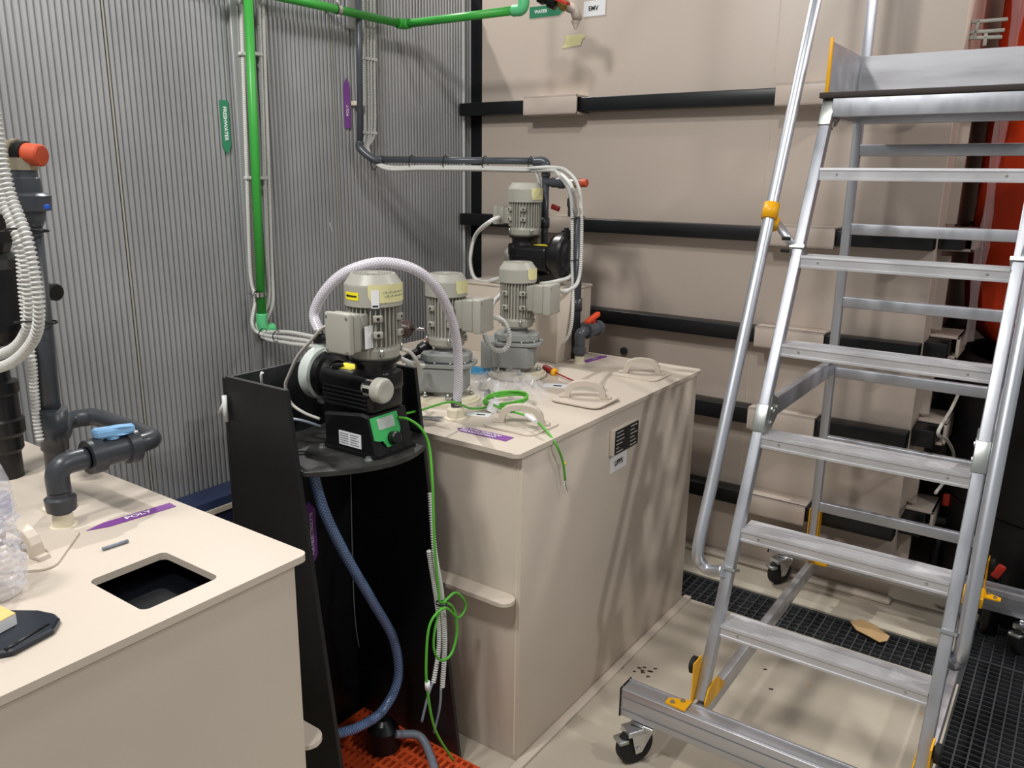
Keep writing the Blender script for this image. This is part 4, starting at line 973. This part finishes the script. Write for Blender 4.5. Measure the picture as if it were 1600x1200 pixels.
# ------------------------------------------------------------------ red valve at the top by WATER label
rvt = thing('water_valve', 'black ball valve with red lever at the top centre by the EMV sign', 'valve', (-1.95, 3.0, 2.2))
a = P(836, -14, 1, 2.95); b = P(900, 17, 1, 3.0)
d = (b-a).normalized()
obj('green_adapter', MB().lathe(a-d*.03, d, [(0, .018), (.02, .018), (.022, .024), (.05, .024), (.05, 0)], 18), 'green2', rvt)
obj('valve_body', MB().lathe(a+d*.02, d, [(0, .022), (.006, .034), (.030, .036), (.034, .030), (.05, .028), (.054, .036), (.085, .034), (.09, .022), (.09, 0)], 14), 'blackg', rvt)
obj('brass_nipple', MB().lathe(a+d*.11, d, [(0, .015), (.01, .015), (.012, .022), (.035, .022), (.038, .016), (.038, 0)], 8, False), 'brassy', rvt)
obj('lever', MB().bar(P(863, -4, 1, 2.93), P(888, 6, 1, 2.93), .028, .012, bev=.002), 'red', rvt, 'red lever')
obj('end_fitting', MB().tube([P(889, 11, 1, 3.0), P(898, 16, 1, 3.0), P(903, 32, 1, 3.02)], .020, 14), 'beige2', rvt)
obj('end_nut', MB().lathe(P(900, 20, 1, 3.0), (0, 0, -1), [(.03, .02), (.045, .012), (.06, .006), (.06, 0)], 10), 'beige2', rvt)

# ------------------------------------------------------------------ left foreground: riser pipe, relief valve, valve with blue handle
lx, ly = -1.70, .775
base = lambda py, px=80: PZ(px, py, lx, ly)
l0 = PZ(84, 640, lx, ly)
X1 = P(84, 640, 1, ly).x
lp = thing('riser_pipe', 'thick dark grey vertical pipe on the left foreground tank', 'pipe', (X1, ly, ZT))
zt_ = P(50, 300, 1, ly)
lean = (P(50, 330, 1, ly)-P(83, 640, 1, ly))
bot = P(88, 745, 1, ly); bot.z = ZT
m1 = P(84, 640, 1, ly); m2 = P(47, 345, 1, ly)
obj('pipe', MB().cyl(bot, m2, .0205, 24), 'pvcd', lp)
obj('sleeve', MB().cyl(P(86, 700, 1, ly), P(83, 638, 1, ly), .0265, 24), 'pvcd', lp)
ud = (m2-m1).normalized()
obj('tank_foot', MB().lathe(bot, (0, 0, 1), [(0, .034), (.006, .034), (.006, 0)], 24), 'cream', lp)
obj('socket', MB().lathe(m2-ud*.01, ud, [(0, .0215), (.012, .027), (.028, .029), (.030, .040), (.058, .042), (.062, .036), (.064, .028), (.090, .026), (.092, .023), (.105, .023), (.105, 0)], 28), 'pvc', lp)
tv = m2+ud*.095
rl = thing('relief_valve', 'large brass relief valve with orange cap atop the left foreground pipe', 'valve', tv)
obj('lower_nut', MB().lathe(tv, ud, [(0, .026), (.022, .026), (.024, .021), (.03, .020)], 8, False), 'brass', rl)
hd = (P(70, 242, 1, ly+.02)-P(20, 242, 1, ly+.02)); hd = V((.91, .42, -.08)).normalized()
tc = tv+ud*.030-hd*.032
obj('valve_body', MB().lathe(tc-hd*.05, hd, [(0, 0), (0, .018), (.012, .021), (.03, .019), (.045, .022), (.062, .022), (.066, .026), (.075, .026), (.075, 0)], 20), 'brass', rl)
obj('collar', MB().lathe(tc+hd*.025, hd, [(0, .0235), (.018, .0235), (.018, 0)], 24), 'blackg', rl)
obj('cap', MB().lathe(tc+hd*.043, hd, [(0, .0205), (.030, .0205), (.033, .0175), (.034, 0)], 24), 'orangecap', rl, 'orange ribbed cap')
obj('rear_nut', MB().lathe(tc-hd*.075, hd, [(0, .0), (0, .026), (.025, .026), (.027, .02)], 8, False), 'blackg', rl)
pk = P(74, 327, 1, ly)
obj('vent_screw', MB().lathe(pk, (0, 0, 1), [(0, .004), (.002, .0055), (.008, .0055), (.009, 0)], 10), 'blue', lp, 'small blue screw')
for py, px in ((361, 56), (504, 70)):
    tie('cable_tie', P(px, py, 1, ly), ud, .0212, lp)
kk = P(88, 455, 1, ly+.05)
obj('side_knob', MB().lathe(P(70, 455, 1, ly+.06), (1, .2, 0), [(0, .018), (.035, .018), (.038, .015), (.038, 0)], 18), 'blackg', lp, 'black round side knob')
# valve with blue handle
fx, fy = P(100, 822, 2, ZT).x, P(100, 822, 2, ZT).y
fz = PZ(105, 735, fx, fy).z+.012
bv = thing('ball_valve', 'dark grey plastic ball valve with pale blue handle on the left foreground tank', 'valve', (fx, fy, ZT))
obj('tank_socket', MB().lathe((fx, fy, ZT), (0, 0, 1), [(0, .026), (.003, .026), (.004, .020), (.03, .019), (.03, 0)], 24), 'cream', bv, 'cream tank socket')
obj('union_nut', MB().lathe((fx, fy, ZT+.022), (0, 0, 1), [(0, .019), (.012, .019), (.014, .028), (.040, .030), (.044, .023), (.058, .022), (.058, 0)], 12), 'pvcd', bv)
obj('elbow', MB().tube(spline([(fx, fy, ZT+.075), (fx, fy, fz-.02), (fx, fy+.008, fz-.006), (fx, fy+.022, fz), (fx, fy+.06, fz)], 8), .0225, 24), 'pvcd', bv)
vy0 = P(150, 715, 0, fx).y-.012
obj('valve_nut', MB().lathe((fx, vy0-.006, fz), (0, 1, 0), [(0, .023), (0, .036), (.028, .037), (.032, .028)], 16), 'pvcd', bv)
obj('valve_body', MB().lathe((fx, vy0+.024, fz), (0, 1, 0), [(0, .029), (.055, .029)], 24), 'pvcd', bv)
obj('valve_nut', MB().lathe((fx, vy0+.074, fz), (0, 1, 0), [(0, .028), (.002, .036), (.026, .036), (.030, .024)], 16), 'pvcd', bv)
ye = vy0+.142
obj('return_bend', MB().tube(spline([(fx, vy0+.10, fz), (fx, ye-.02, fz), (fx-.008, ye, fz), (fx-.03, ye+.006, fz), (fx-.10, ye+.006, fz+.004), (fx-.24, ye+.006, fz+.005), (fx-.265, ye-.01, fz+.005), (fx-.27, ye-.05, fz+.003), (fx-.2, ye-.10, fz)], 8), .0205, 20), 'pvcd', bv)
hb = V((fx, vy0+.05, fz+.028))
obj('handle_stem', MB().lathe(hb, (0, 0, 1), [(0, .015), (.012, .015), (.012, 0)], 18), 'blueh', bv, 'pale blue stem')
obj('handle', MB().prism([(-.036, -.012), (-.030, -.018), (.0, -.017), (.018, -.010), (.044, -.011), (.046, .006), (.018, .007), (.0, .014), (-.030, .018), (-.036, .010)], hb+V((0, 0, .006)), (0.25, .97, 0), (-.97, .25, 0), (0, 0, 1), .018, bev=.004), 'blueh', bv, 'pale blue handle')
# damper column cut by the frame
dx, dy = -1.88, .80
dc = thing('pulsation_damper', 'black cylindrical vessel and union stack at the far left edge', 'vessel', (dx, dy, ZT))
cc = P(5, 455, 1, dy)
def az(py, px=8): return P(px, py, 1, dy)
a = az(740); b = az(560); ctr = P(2, 650, 1, dy)
obj('stem', MB().lathe((ctr.x, dy, ZT), (0, 0, 1), [(0, .03), (.06, .03), (.07, .038), (.10, .038), (.11, .046), (.14, .046), (.145, .04), (.20, .04), (.205, .044), (.23, .044), (.235, .03), (.30, .028)], 28), 'blackg', dc)
bl = P(-14, 465, 1, dy)
obj('vessel', MB().lathe((bl.x, dy, bl.z-.105), (0, 0, 1), [(0, .03), (.01, .05), (.035, .064), (.05, .067), (.17, .067), (.19, .062), (.205, .05), (.21, 0)], 36), 'blackg', dc)
obj('top_nut', MB().lathe((bl.x+.01, dy, bl.z+.10), (0, 0, 1), [(0, .045), (.02, .052), (.045, .052), (.047, .044), (.08, .044), (.08, 0)], 10, False), 'blackg', dc)
# conduits at the left
run('near_conduit', 'thick white corrugated conduit nearest the left edge, in front of the riser pipe', 'conduit', [P(-12, 150, 1, .70), P(2, 240, 1, .70), P(15, 300, 1, .70), P(30, 340, 1, .70), P(43, 375, 1, .70), P(55, 430, 1, .70), P(61, 480, 1, .70), P(57, 520, 1, .70), P(40, 548, 1, .70), P(15, 568, 1, .70), P(-20, 580, 1, .70)], .0105, 'conduit', n=12, ridge=.0086, rd=.0038, seg=14, group='thick white conduits at the left edge')
run('near_conduit', 'thick white corrugated conduit, middle one of the left edge bundle', 'conduit', [P(-30, 150, 1, .715), P(-8, 250, 1, .715), P(4, 310, 1, .715), P(18, 345, 1, .715), P(33, 385, 1, .715), P(42, 440, 1, .715), P(46, 490, 1, .715), P(40, 520, 1, .715), P(20, 545, 1, .715), P(-20, 562, 1, .715)], .0105, 'conduit', n=12, ridge=.0086, rd=.0038, seg=14, group='thick white conduits at the left edge')
run('near_conduit', 'thick white corrugated conduit dropping straight beside the riser pipe', 'conduit', [P(22, 350, 1, .745), P(31, 400, 1, .745), P(35, 450, 1, .745), P(42, 520, 1, .745), P(50, 560, 1, .745), P(53, 600, 1, .745), P(58, 655, 1, .745), P(64, 690, 1, .745)], .0088, 'conduit', n=12, ridge=.008, rd=.0032, seg=14, group='thick white conduits at the left edge')
ct = thing('cable_tie', 'black ties round the thick conduits on the left riser pipe', 'cable tie', P(50, 505, 1, .70))
for px, py in ((36, 361), (50, 504)):
    c = P(px, py, 1, .715); obj('tie', MB().tube([c+(rr*math.cos(a)*.030+fw*math.sin(a)*.022) for a in [2*PI*k/20 for k in range(21)]], .002, 6), 'rubber', ct)
# bubble wrapped bottle
bx_, by_ = P(0, 900, 2, ZT).x, P(0, 900, 2, ZT).y
bo = thing('plastic_bottle', 'clear crinkled plastic bottle at the left edge of the foreground tank', 'bottle', (-1.46, .50, ZT))
pr_ = [(0, 0), (0, .036), (.01, .042)]
z = .015
while z < .185: pr_ += [(z, .043), (z+.004, .0405), (z+.008, .043)]; z += .012
pr_ += [(.20, .041), (.225, .034), (.24, .022), (.25, .014), (.272, .014), (.272, 0)]
cb = P(-4, 930, 2, ZT)
mb = MB().lathe((cb.x, cb.y, ZT), (0, 0, 1), pr_, 32)
bo.location = (cb.x, cb.y, ZT)
for v in mb.bm.verts:
    a = math.atan2(v.co.y-cb.y, v.co.x-cb.x); k = 1+.035*math.sin(a*9+v.co.z*160)+.03*math.sin(a*5-v.co.z*90)
    v.co.x = cb.x+(v.co.x-cb.x)*k; v.co.y = cb.y+(v.co.y-cb.y)*k
obj('bottle_wall', mb, 'petg', bo)
obj('printed_band', MB().lathe((cb.x, cb.y, ZT+.14), (0, 0, 1), [(0, .0395), (.035, .0395)], 28), mat('faint_blue_print', (120, 140, 205), .4, alpha=.35), bo, 'faint blue and red print')
bub = MB(); rnd = random.Random(3)
for k in range(150):
    a = rnd.uniform(0, 2*PI); zz_ = rnd.uniform(.01, .17); R_ = .047
    r1 = bmesh.ops.create_uvsphere(bub.bm, u_segments=8, v_segments=5, radius=.0042)
    for v in r1['verts']: v.co += V((cb.x+math.cos(a)*R_, cb.y+math.sin(a)*R_, ZT+zz_))
for f in bub.bm.faces: f.smooth = True
o_ = obj('bubble_wrap', bub, 'petg', bo); o_['kind'] = 'stuff'
# black case with a yellow topped pad
ca, cb2 = P(95, 968, 2, ZT), P(0, 1030, 2, ZT)
cs_ = thing('instrument_case', 'flat black plastic case lying at the left edge of the foreground tank', 'case', (-1.33, .48, ZT))
outl = [P(0, 962, 2, ZT), P(60, 964, 2, ZT), P(88, 968, 2, ZT), P(95, 975, 2, ZT), P(85, 992, 2, ZT), P(22, 1026, 2, ZT), P(0, 1030, 2, ZT), P(-80, 1020, 2, ZT), P(-90, 975, 2, ZT)]
mb = MB()
mb.prism([(p.x, p.y) for p in outl], (0, 0, ZT), (1, 0, 0), (0, 1, 0), (0, 0, 1), .012, bev=.003)
obj('shell', mb, mat('dark_navy_plastic', (30, 36, 46), .3), cs_)
mb = MB().tube([P(8, 1016, 2, ZT+.012), P(30, 1003, 2, ZT+.012), P(76, 976, 2, ZT+.012)], .003, 8)
obj('edge_ridge', mb, 'blackg', cs_)
nb = thing('sticky_pad', 'white pad with yellow top lying on the black case at the left edge', 'pad', (-1.36, .42, ZT+.012))
pp_ = [P(-70, 990, 2, ZT+.013), P(0, 962, 2, ZT+.013), P(27, 975, 2, ZT+.013), P(-30, 1006, 2, ZT+.013)]
obj('sheets', plate(pp_, (0, 0, 1), .018), 'white', nb)
obj('cover', plate([q+V((0, 0, .018)) for q in pp_], (0, 0, 1), .0012), mat('pale_orange_cover', (232, 190, 120), .6), nb, 'pale orange cover')
gs = thing('plastic_stick', 'small grey-blue plastic stick on the foreground tank near the hatch', 'stick', P(180, 852, 2, ZT))
obj('stick', MB().cyl(P(160, 858, 2, ZT+.004), P(200, 845, 2, ZT+.004), .0035, 8), 'greyh', gs)

# ------------------------------------------------------------------ mobile aluminium step ladder
XL0, XL1, XR0, XR1 = -.722, -.692, -.160, -.130
ld = thing('mobile_ladder', 'wheeled aluminium platform ladder with handrails and yellow brackets', 'ladder', (-.425, 2.45, 0))
nose = lambda z: 2.03+(z-.425)*.425
ZD = 1.90
def lrail(x0, x1):
    xc = (x0+x1)/2
    a, b = V((xc, nose(.22)+.02, .22)), V((xc, nose(ZD-.02)+.02, ZD-.02))
    mb = MB().bar(a, b, x1-x0, .036, up=V((0, -1, 0)), bev=.003); obj('side_rail', mb, 'alu', ld)
lrail(XL0, XL1); lrail(XR0, XR1)
zst = [.425, .678, .930, 1.182, 1.43, 1.68]
for k, z in enumerate(zst):
    y = nose(z); dp = .085+.0*k
    mb = MB(); 
    prof = [(0, 0), (-.001, -.005), (.004, -.012), (.003, -.035), (0, -.042), (.012, -.042), (.012, -.006), (dp, -.004), (dp, .004), (dp-.003, .004), (dp-.004, .0), (.003, .0)]
    prof = [(0, .003), (-.001, -.004), (.003, -.007), (.003, -.025), (0, -.027), (0, -.033), (.010, -.033), (.012, -.008), (dp, -.008), (dp, .002), (.004, .0015)]
    mb.prism([(a_, b_) for a_, b_ in prof], (XL1, y, z), (0, 1, 0), (0, 0, 1), (1, 0, 0), XR0-XL1)
    s_ = obj('step', mb, 'alut', ld)
    for dx_ in (.05, XR0-XL1-.05):
        c_ = V((XL1+dx_, y+.003, z-.016)); obj('rivet', MB().lathe(c_, (0, -1, 0), [(0, .004), (.002, .003), (.002, 0)], 10), 'zinc', s_)
    tr = MB()
    for q in range(4): tr.bb((XL1+.002, y+.014+q*.018, z+.0018), (XR0-.002, y+.017+q*.018, z+.0024))
    obj('tread_ribs', tr, 'alut', s_)
# platform
yP = nose(ZD)-.03
obj('deck', MB().bb((XL0-.01, yP, ZD-.016), (XR1+.01, 3.05, ZD), bev=.002), mat('dark_deck_board', (58, 50, 48), .6), ld, 'dark deck board')
for y0, y1 in ((yP+.004, yP+.03), (3.0, 3.03)):
    obj('deck_beam', MB().bb((XL1, y0, ZD-.07), (XR0, y1, ZD-.017), bev=.002), 'alu', ld)
for x in ((XL0, XL1), (XR0, XR1)): obj('deck_side_beam', MB().bb((x[0], yP+.03, ZD-.07), (x[1], 3.0, ZD-.017), bev=.002), 'alu', ld)
YK = nose(ZD)-.005
for x in (XL0+.002, XR1-.006):
    k_ = obj('kick_plate', MB().bb((x, YK+.006, ZD+.002), (x+.004, 3.026, ZD+.145)), 'alub', ld)
    obj('yellow_edge', MB().bb((x-.003, YK-.004, ZD), (x+.007, YK+.006, ZD+.155), bev=.002), 'amber', k_, 'amber plastic edging')
obj('kick_plate', MB().bb((XL1-.02, 3.026, ZD+.002), (XR0+.02, 3.030, ZD+.145)), 'alub', ld)
PY = 3.045
for x0, x1 in ((XL0, XL1), (XR0, XR1)):
    obj('rear_post', MB().bb((x0, PY-.014, .22), (x1, PY+.014, 3.0), bev=.003), 'alu', ld)
for z in (1.746, 1.483, 1.228, .972, .71, .447):
    obj('rear_rung', MB().bb((XL1, PY-.016, z-.019), (XR0, PY+.010, z+.019), bev=.003), 'alu', ld)
for x0, x1 in ((XL0+.003, XL1-.003), (XR0+.003, XR1-.003)):
    z = .99
    obj('middle_strut', MB().bb((x0, nose(z)+.05, z-.028), (x1, PY-.015, z+.028), bev=.002), 'alu', ld)
    # zinc gusset plates
    for zz_, hh_ in ((.99, .10), (ZD-.045, .09)):
        yy = nose(zz_)
        xs_ = x1+.004 if x0 < -.4 else x0-.007
        g_ = obj('gusset_plate', MB().prism([(-.005, -hh_*.6), (.03, -hh_*.55), (.085, -hh_*.2), (.085, hh_*.28), (.035, hh_*.5), (.02, hh_*.5)], (xs_, yy+.012, zz_), (0, 1, 0), (0, 0, 1), (1, 0, 0), .003), 'zinc', ld, 'zinc plated gusset')
        sx_ = 1 if x0 < -.4 else -1
        for b_ in ((.02, -.03), (.045, .0), (.065, .008), (.02, .012)):
            c_ = V((xs_+(.003 if sx_ > 0 else 0), yy+.012+b_[0], zz_+b_[1]))
            obj('bolt', MB().lathe(c_, (sx_, 0, 0), [(0, .006), (.004, .006), (.004, 0)], 6, False), 'zinc', g_)
        a_ = V(((x0+x1)/2, nose(zz_-.055)+.018, zz_-.055)); b2_ = V(((x0+x1)/2, nose(zz_+.02)+.018, zz_+.02))
        obj('rail_sleeve', MB().bar(a_, b2_, .036, .042, up=V((0, -1, 0)), bev=.002), 'zinc', ld)
# base
ZB0, ZB1 = .130, .218
for y0, nm in ((1.878, 'front'), (3.205, 'rear')):
    y1 = y0+.062
    b_ = obj('base_beam', MB().bb((-.915, y0, ZB0), (.10, y1, ZB1), bev=.003), 'alub', ld)
    for z in (ZB0+.022, ZB0+.062): obj('groove', MB().bb((-.914, y0-.0008, z), (.099, y0, z+.004)), 'grit', b_)
    for y in (y0+.008, y1-.012): obj('ridge', MB().bb((-.914, y, ZB1), (.099, y+.004, ZB1+.003)), 'alub', b_)
    for x in (-.918, .10): obj('end_cap', MB().bb((x, y0-.002, ZB0-.002), (x+.004, y1+.002, ZB1+.002)), 'blackg', b_)
for x0, x1 in ((XL0+.003, XL1-.003), (XR0+.003, XR1-.003)):
    obj('long_beam', MB().bb((x0, 1.942, .150), (x1, 3.203, .208), bev=.002), 'alub', ld)
def caster(x, y, ang):
    c, s_ = math.cos(ang), math.sin(ang); A = V((c, s_, 0)); F = V((-s_, c, 0)); O = V((x, y, 0))   # A = wheel axle, -F = trailing side
    w0 = O-F*.035
    obj('caster_plate', MB().box(O+V((0, 0, .123)), (.07, .06, .008), bev=.002), 'chrome', ld)
    cr_ = obj('caster_fork', MB().prism([(-.034, 0), (.030, 0), (.030, .006), (.016, .018), (-.034, .018)], w0-A*.024+V((0, 0, .100)), F, (0, 0, 1), A, .048, bev=.002), 'chrome', ld)
    for q in (-1, 1):
        obj('fork_arm', MB().prism([(-.026, .06), (.050, .06), (.046, .045), (.012, -.012), (-.008, -.014)], w0+A*(q*.0225-.0015)+V((0, 0, .056)), F, (0, 0, 1), A, .003), 'chrome', cr_)
    obj('wheel', MB().lathe(w0-A*.016+V((0, 0, .0585)), A, [(0, .0), (0, .038), (.002, .052), (.008, .058), (.024, .058), (.030, .052), (.032, .038), (.032, 0)], 32), 'rubber', ld, 'black caster wheel')
    obj('axle_bolt', MB().cyl(w0-A*.029+V((0, 0, .0585)), w0+A*.029+V((0, 0, .0585)), .006, 8), 'chrome', cr_)
    obj('brake_pedal', MB().box(w0-F*.045+V((0, 0, .085)), (.042, .030, .012), rz=ang, bev=.003), 'zinc', cr_)
for x in (-.845, .03):
    for y, a_ in ((1.905, -.55), (3.235, -.5)): caster(x, y, a_)
# yellow foot brackets and lock knobs
def fbracket(x0, x1, yb, sx):
    xm_ = (x0+x1)/2; out = x0 if sx < 0 else x1
    t_ = obj('foot_bracket', MB().prism([(0, 0), (sx*.060, .004), (sx*.060, .03), (sx*.01, .052), (0, .052)] if sx > 0 else [(0, 0), (0, .052), (-.01, .052), (-.060, .03), (-.060, .004)], (out, yb, ZB1+.003), (1, 0, 0), (0, 1, 0), (0, 0, 1), .004), 'amber', ld, 'amber painted bracket')
    for dx_, dy_ in ((.02, .036), (.042, .014)):
        obj('bolt', MB().lathe((out+sx*dx_, yb+dy_, ZB1+.007), (0, 0, 1), [(0, .007), (.004, .007), (.004, .004), (.008, .004), (.008, 0)], 6, False), 'zinc', t_)
    obj('upright', MB().bb((out, yb+.05, ZB1), (out+sx*.004, yb+.105, ZB1+.125)), 'amber', t_)
    obj('lock_knob', MB().lathe((out+sx*.004, yb+.085, ZB1+.10), (sx, 0, 0), [(0, .010), (.004, .024), (.016, .025), (.020, .018), (.02, 0)], 20), 'rubber', t_)
fbracket(XL0, XL1, 1.882, -1); fbracket(XR0, XR1, 1.882, 1)
fbracket(XL0, XL1, 3.10, -1); fbracket(XR0, XR1, 3.10, 1)
for x in (XL1+.001, XR0-.005):
    obj('inner_gusset', MB().prism([(0, .0), (.03, -.012), (.150, -.012), (.150, .0), (.085, .052), (.022, .046), (.0, .014)], (x, 1.945, ZB1-.004), (0, 1, 0), (0, 0, 1), (1, 0, 0), .004), 'amber', ld, 'amber painted bracket')
    obj('corner_clip', MB().bb((x-.03, 3.05, .20), (x+.045, 3.15, .238), bev=.004), 'amber', ld, 'amber painted bracket')
    obj('post_shoe', MB().bb((x-.034, PY-.02, .30), (x-.031, PY+.02, .43)), 'amber', ld, 'amber painted bracket')
    obj('post_shoe', MB().bb((x+.002, PY-.02, .30), (x+.005, PY+.02, .43)), 'amber', ld, 'amber painted bracket')
# handrails
for sx, xh, xr in ((-1, -.800, (XL0+XL1)/2), (1, -.108, (XR0+XR1)/2)):
    f = lambda z: 2.095+(z-.60)*.405
    low = [P(1091, 855, 0, -.80), P(1096, 880, 0, -.790), P(1110, 891, 0, -.762), P(1129, 896, 0, -.712)]
    pts = [(xh, f(3.0), 3.0), (xh, f(2.0), 2.0), (xh, f(1.2), 1.2), (xh, f(.80), .80)]+[(q.x if sx < 0 else xh-(q.x+.80)*.43, q.y+(.016 if k == 3 else 0), q.z-(0 if sx < 0 else .06)) for k, q in enumerate(low)]
    zc_ = low[-1].z
    hr = obj('handrail', MB().tube([V(p) for p in pts[:2]]+spline(pts[2:], 8), .0175, 24), 'tube', ld)
    c_ = V((xr, nose(zc_)+.02, zc_)); dcl = V((0, .39, .92)).normalized()
    obj('pipe_clamp', MB().bar(c_-dcl*.004, c_+dcl*.004, .046, .052, up=V((0, -1, 0))), 'zinc', ld)
    ya = PZ(1207, 328, xh, 2.48) if sx < 0 else V((xh, f(1.56), 1.56))
    c0 = V((xh, f(1.555), 1.555)); dh = V((0, .375, .927)).normalized()
    clp = obj('rail_collar', MB().cyl(c0-dh*.024, c0+dh*.024, .0235, 24), 'amber', hr, 'amber plastic collar')
    c1_ = c0+V((-sx*.02, .012, -.035))
    obj('collar_neck', MB().cyl(c0+V((0, 0, -.01)), c1_+V((0, .006, -.015)), .018, 16), 'amber', clp)
    c2_ = V((xr+sx*.01, nose(1.45)+.01, 1.45))
    obj('rail_strut', MB().cyl(c1_, c2_, .0125, 18), 'tube', hr)
    obj('strut_clamp', MB().bar(c2_-dcl*.005+V((-sx*.01, .01, 0)), c2_+dcl*.005+V((-sx*.01, .01, 0)), .042, .052, up=V((0, -1, 0))), 'zinc', ld)
    for q in (0, 1): obj('strut_bolt', MB().cyl(c2_+V((sx*.006, -.03, .03-.035*q)), c2_+V((sx*.03, -.03, .03-.035*q)), .0055, 10), 'rubber', hr)
obj('white_sticker', MB().bb((-.335, 1.8760, .160), (-.25, 1.8772, .200)), 'white', ld, 'white sticker')

# ------------------------------------------------------------------ things at the right edge
vs_ = thing('round_vessel', 'large round black plastic vessel at the right edge under the orange sack', 'vessel', (.14, 3.86, 0))
obj('wall', MB().lathe((.14, 3.86, 0), (0, 0, 1), [(0, 0), (0, .52), (.40, .52), (.405, .514), (.41, .52), (.93, .52), (.935, .535), (.975, .535), (.98, .52), (.98, .49), (.9, .49), (.9, 0)], 64), 'black', vs_)
sk = thing('sack', 'big orange woven sack hanging above the black vessel at the right edge', 'sack', (.05, 3.95, .96))
mb = MB(); rows = []; n = 56; zsk = [.955, .99, 1.05, 1.14, 1.26, 1.45, 1.7, 2.0, 2.3, 2.5, 2.6]
rs_ = [.20, .30, .37, .42, .45, .465, .47, .47, .47, .47, .47]
for z, r_ in zip(zsk, rs_):
    row = []
    for k in range(n):
        a = 2*PI*k/n; w = max(0, (1.5-z)/.5); w2 = .006+.03*min(1, w)
        R_ = r_+w2*math.sin(a*9+1.3*z*3)+w2*.6*math.sin(a*17+z*5)
        row.append(mb.bm.verts.new((.05+R_*math.cos(a), 3.95+R_*math.sin(a), z)))
    rows.append(row)
for i in range(len(rows)-1):
    for k in range(n): mb.bm.faces.new((rows[i][k], rows[i][(k+1) % n], rows[i+1][(k+1) % n], rows[i+1][k])).smooth = True
mb.bm.faces.new(rows[0][::-1])
obj('fabric', mb, 'bag', sk)
# stretch film and clamps between tank and sack
fm = thing('film_cover', 'clear stretch film hanging between the back tank and the orange sack', 'film', (-.34, 3.6, 1.2))
mb = MB(); rows = []
for i in range(15):
    z = 1.05+i*.12; row = []
    for j in range(9):
        u = j/8; row.append(mb.bm.verts.new((-.34+.02*u+.008*math.sin(i*1.7+j*1.1), 3.44+.14*u+.008*math.sin(i*1.1+j*2.3), z)))
    rows.append(row)
for i in range(14):
    for j in range(8): mb.bm.faces.new((rows[i][j], rows[i][j+1], rows[i+1][j+1], rows[i+1][j])).smooth = True
obj('sheet', mb, 'film', fm)
fr = thing('clamp_rack', 'small grey clamp rack at the top right beside the orange sack', 'rack', P(1540, 40, 1, 3.4))
for a_, b_ in (((1500, 36), (1575, 30)), ((1500, 52), (1570, 47)), ((1530, 30), (1522, 60)), ((1541, 52), (1538, 72)), ((1500, 60), (1566, 58))):
    obj('bar', MB().bar(P(a_[0], a_[1], 1, 3.42), P(b_[0], b_[1], 1, 3.42), .012, .012, bev=.002), 'motor', fr)
# floor valve in the gap
fv = thing('floor_valve', 'black floor valve with a red handle in the gap behind the ladder', 'valve', (-.33, 4.0, 0))
v0 = P(1472, 810, 1, 3.62)
obj('body', MB().lathe(v0+V((-.10, 0, -.02)), (1, .2, 0), [(0, .03), (.03, .03), (.03, .042), (.07, .042), (.07, .03), (.12, .03), (.12, .042), (.15, .042), (.15, 0)], 16), 'blackg', fv)
obj('support', MB().cyl((v0.x, 3.62, 0), (v0.x, 3.62, v0.z-.03), .02, 14), 'blackg', fv)
rh = P(1479, 781, 1, 3.62)
obj('handle', MB().box(rh, (.030, .012, .055), bev=.006), 'red', fv, 'red handle')
rh2 = P(1560, 893, 1, 3.28)
fv2 = thing('floor_valve', 'red valve handle at the foot of the black vessel', 'valve', (rh2.x, 3.28, 0))
obj('handle', MB().box(rh2, (.028, .012, .060), rot=Matrix.Rotation(.4, 3, 'Y'), bev=.006), 'red', fv2, 'red handle')
obj('body', MB().lathe((rh2.x, 3.30, 0), (0, 0, 1), [(0, .03), (.10, .03), (.12, .022), (rh2.z-.03, .012), (rh2.z-.03, 0)], 16), 'blackg', fv2)
run('sagging_cable', 'grey cable sagging down the side of the back tank behind the ladder', 'cable', [P(1500, 610, 0, TXR+.14), P(1486, 640, 0, TXR+.14), P(1466, 676, 0, TXR+.14), P(1480, 688, 0, TXR+.14), P(1490, 712, 0, TXR+.14), P(1480, 745, 0, TXR+.14), P(1462, 770, 0, TXR+.14)], .006, 'cable', seg=8)
rn = random.Random(5)
for k in range(16):
    q_ = P(1000+rn.gauss(0, 22), 1046+rn.gauss(0, 7), 2, .0) if k < 11 else P((1195, 1022, 1205, 1265, 1440)[k-11], (1046, 982, 1077, 1071, 1115)[k-11], 2, 0)
    struct('floor_fleck', MB().prism([(rn.uniform(.4, 1)*.007*math.cos(a)*1.6, rn.uniform(.5, 1)*.006*math.sin(a)) for a in [i*PI/3 for i in range(6)]], (q_.x, q_.y, .0002), (.9, .4, 0), (-.4, .9, 0), (0, 0, 1), .0008), 'card' if k > 13 else 'brown', floor)
# torn cardboard on the grating
pc = [P(1328, 972, 2, .004), P(1345, 968, 2, .008), P(1368, 978, 2, .014), P(1390, 995, 2, .006), P(1386, 1002, 2, .003), P(1374, 1004, 2, .003), P(1352, 992, 2, .010), P(1338, 985, 2, .004)]
tag(obj('cardboard_scrap', plate(pc, (0, 0, 1), .003), 'card'), 'torn brown cardboard scrap lying on the narrow floor grating', 'cardboard')
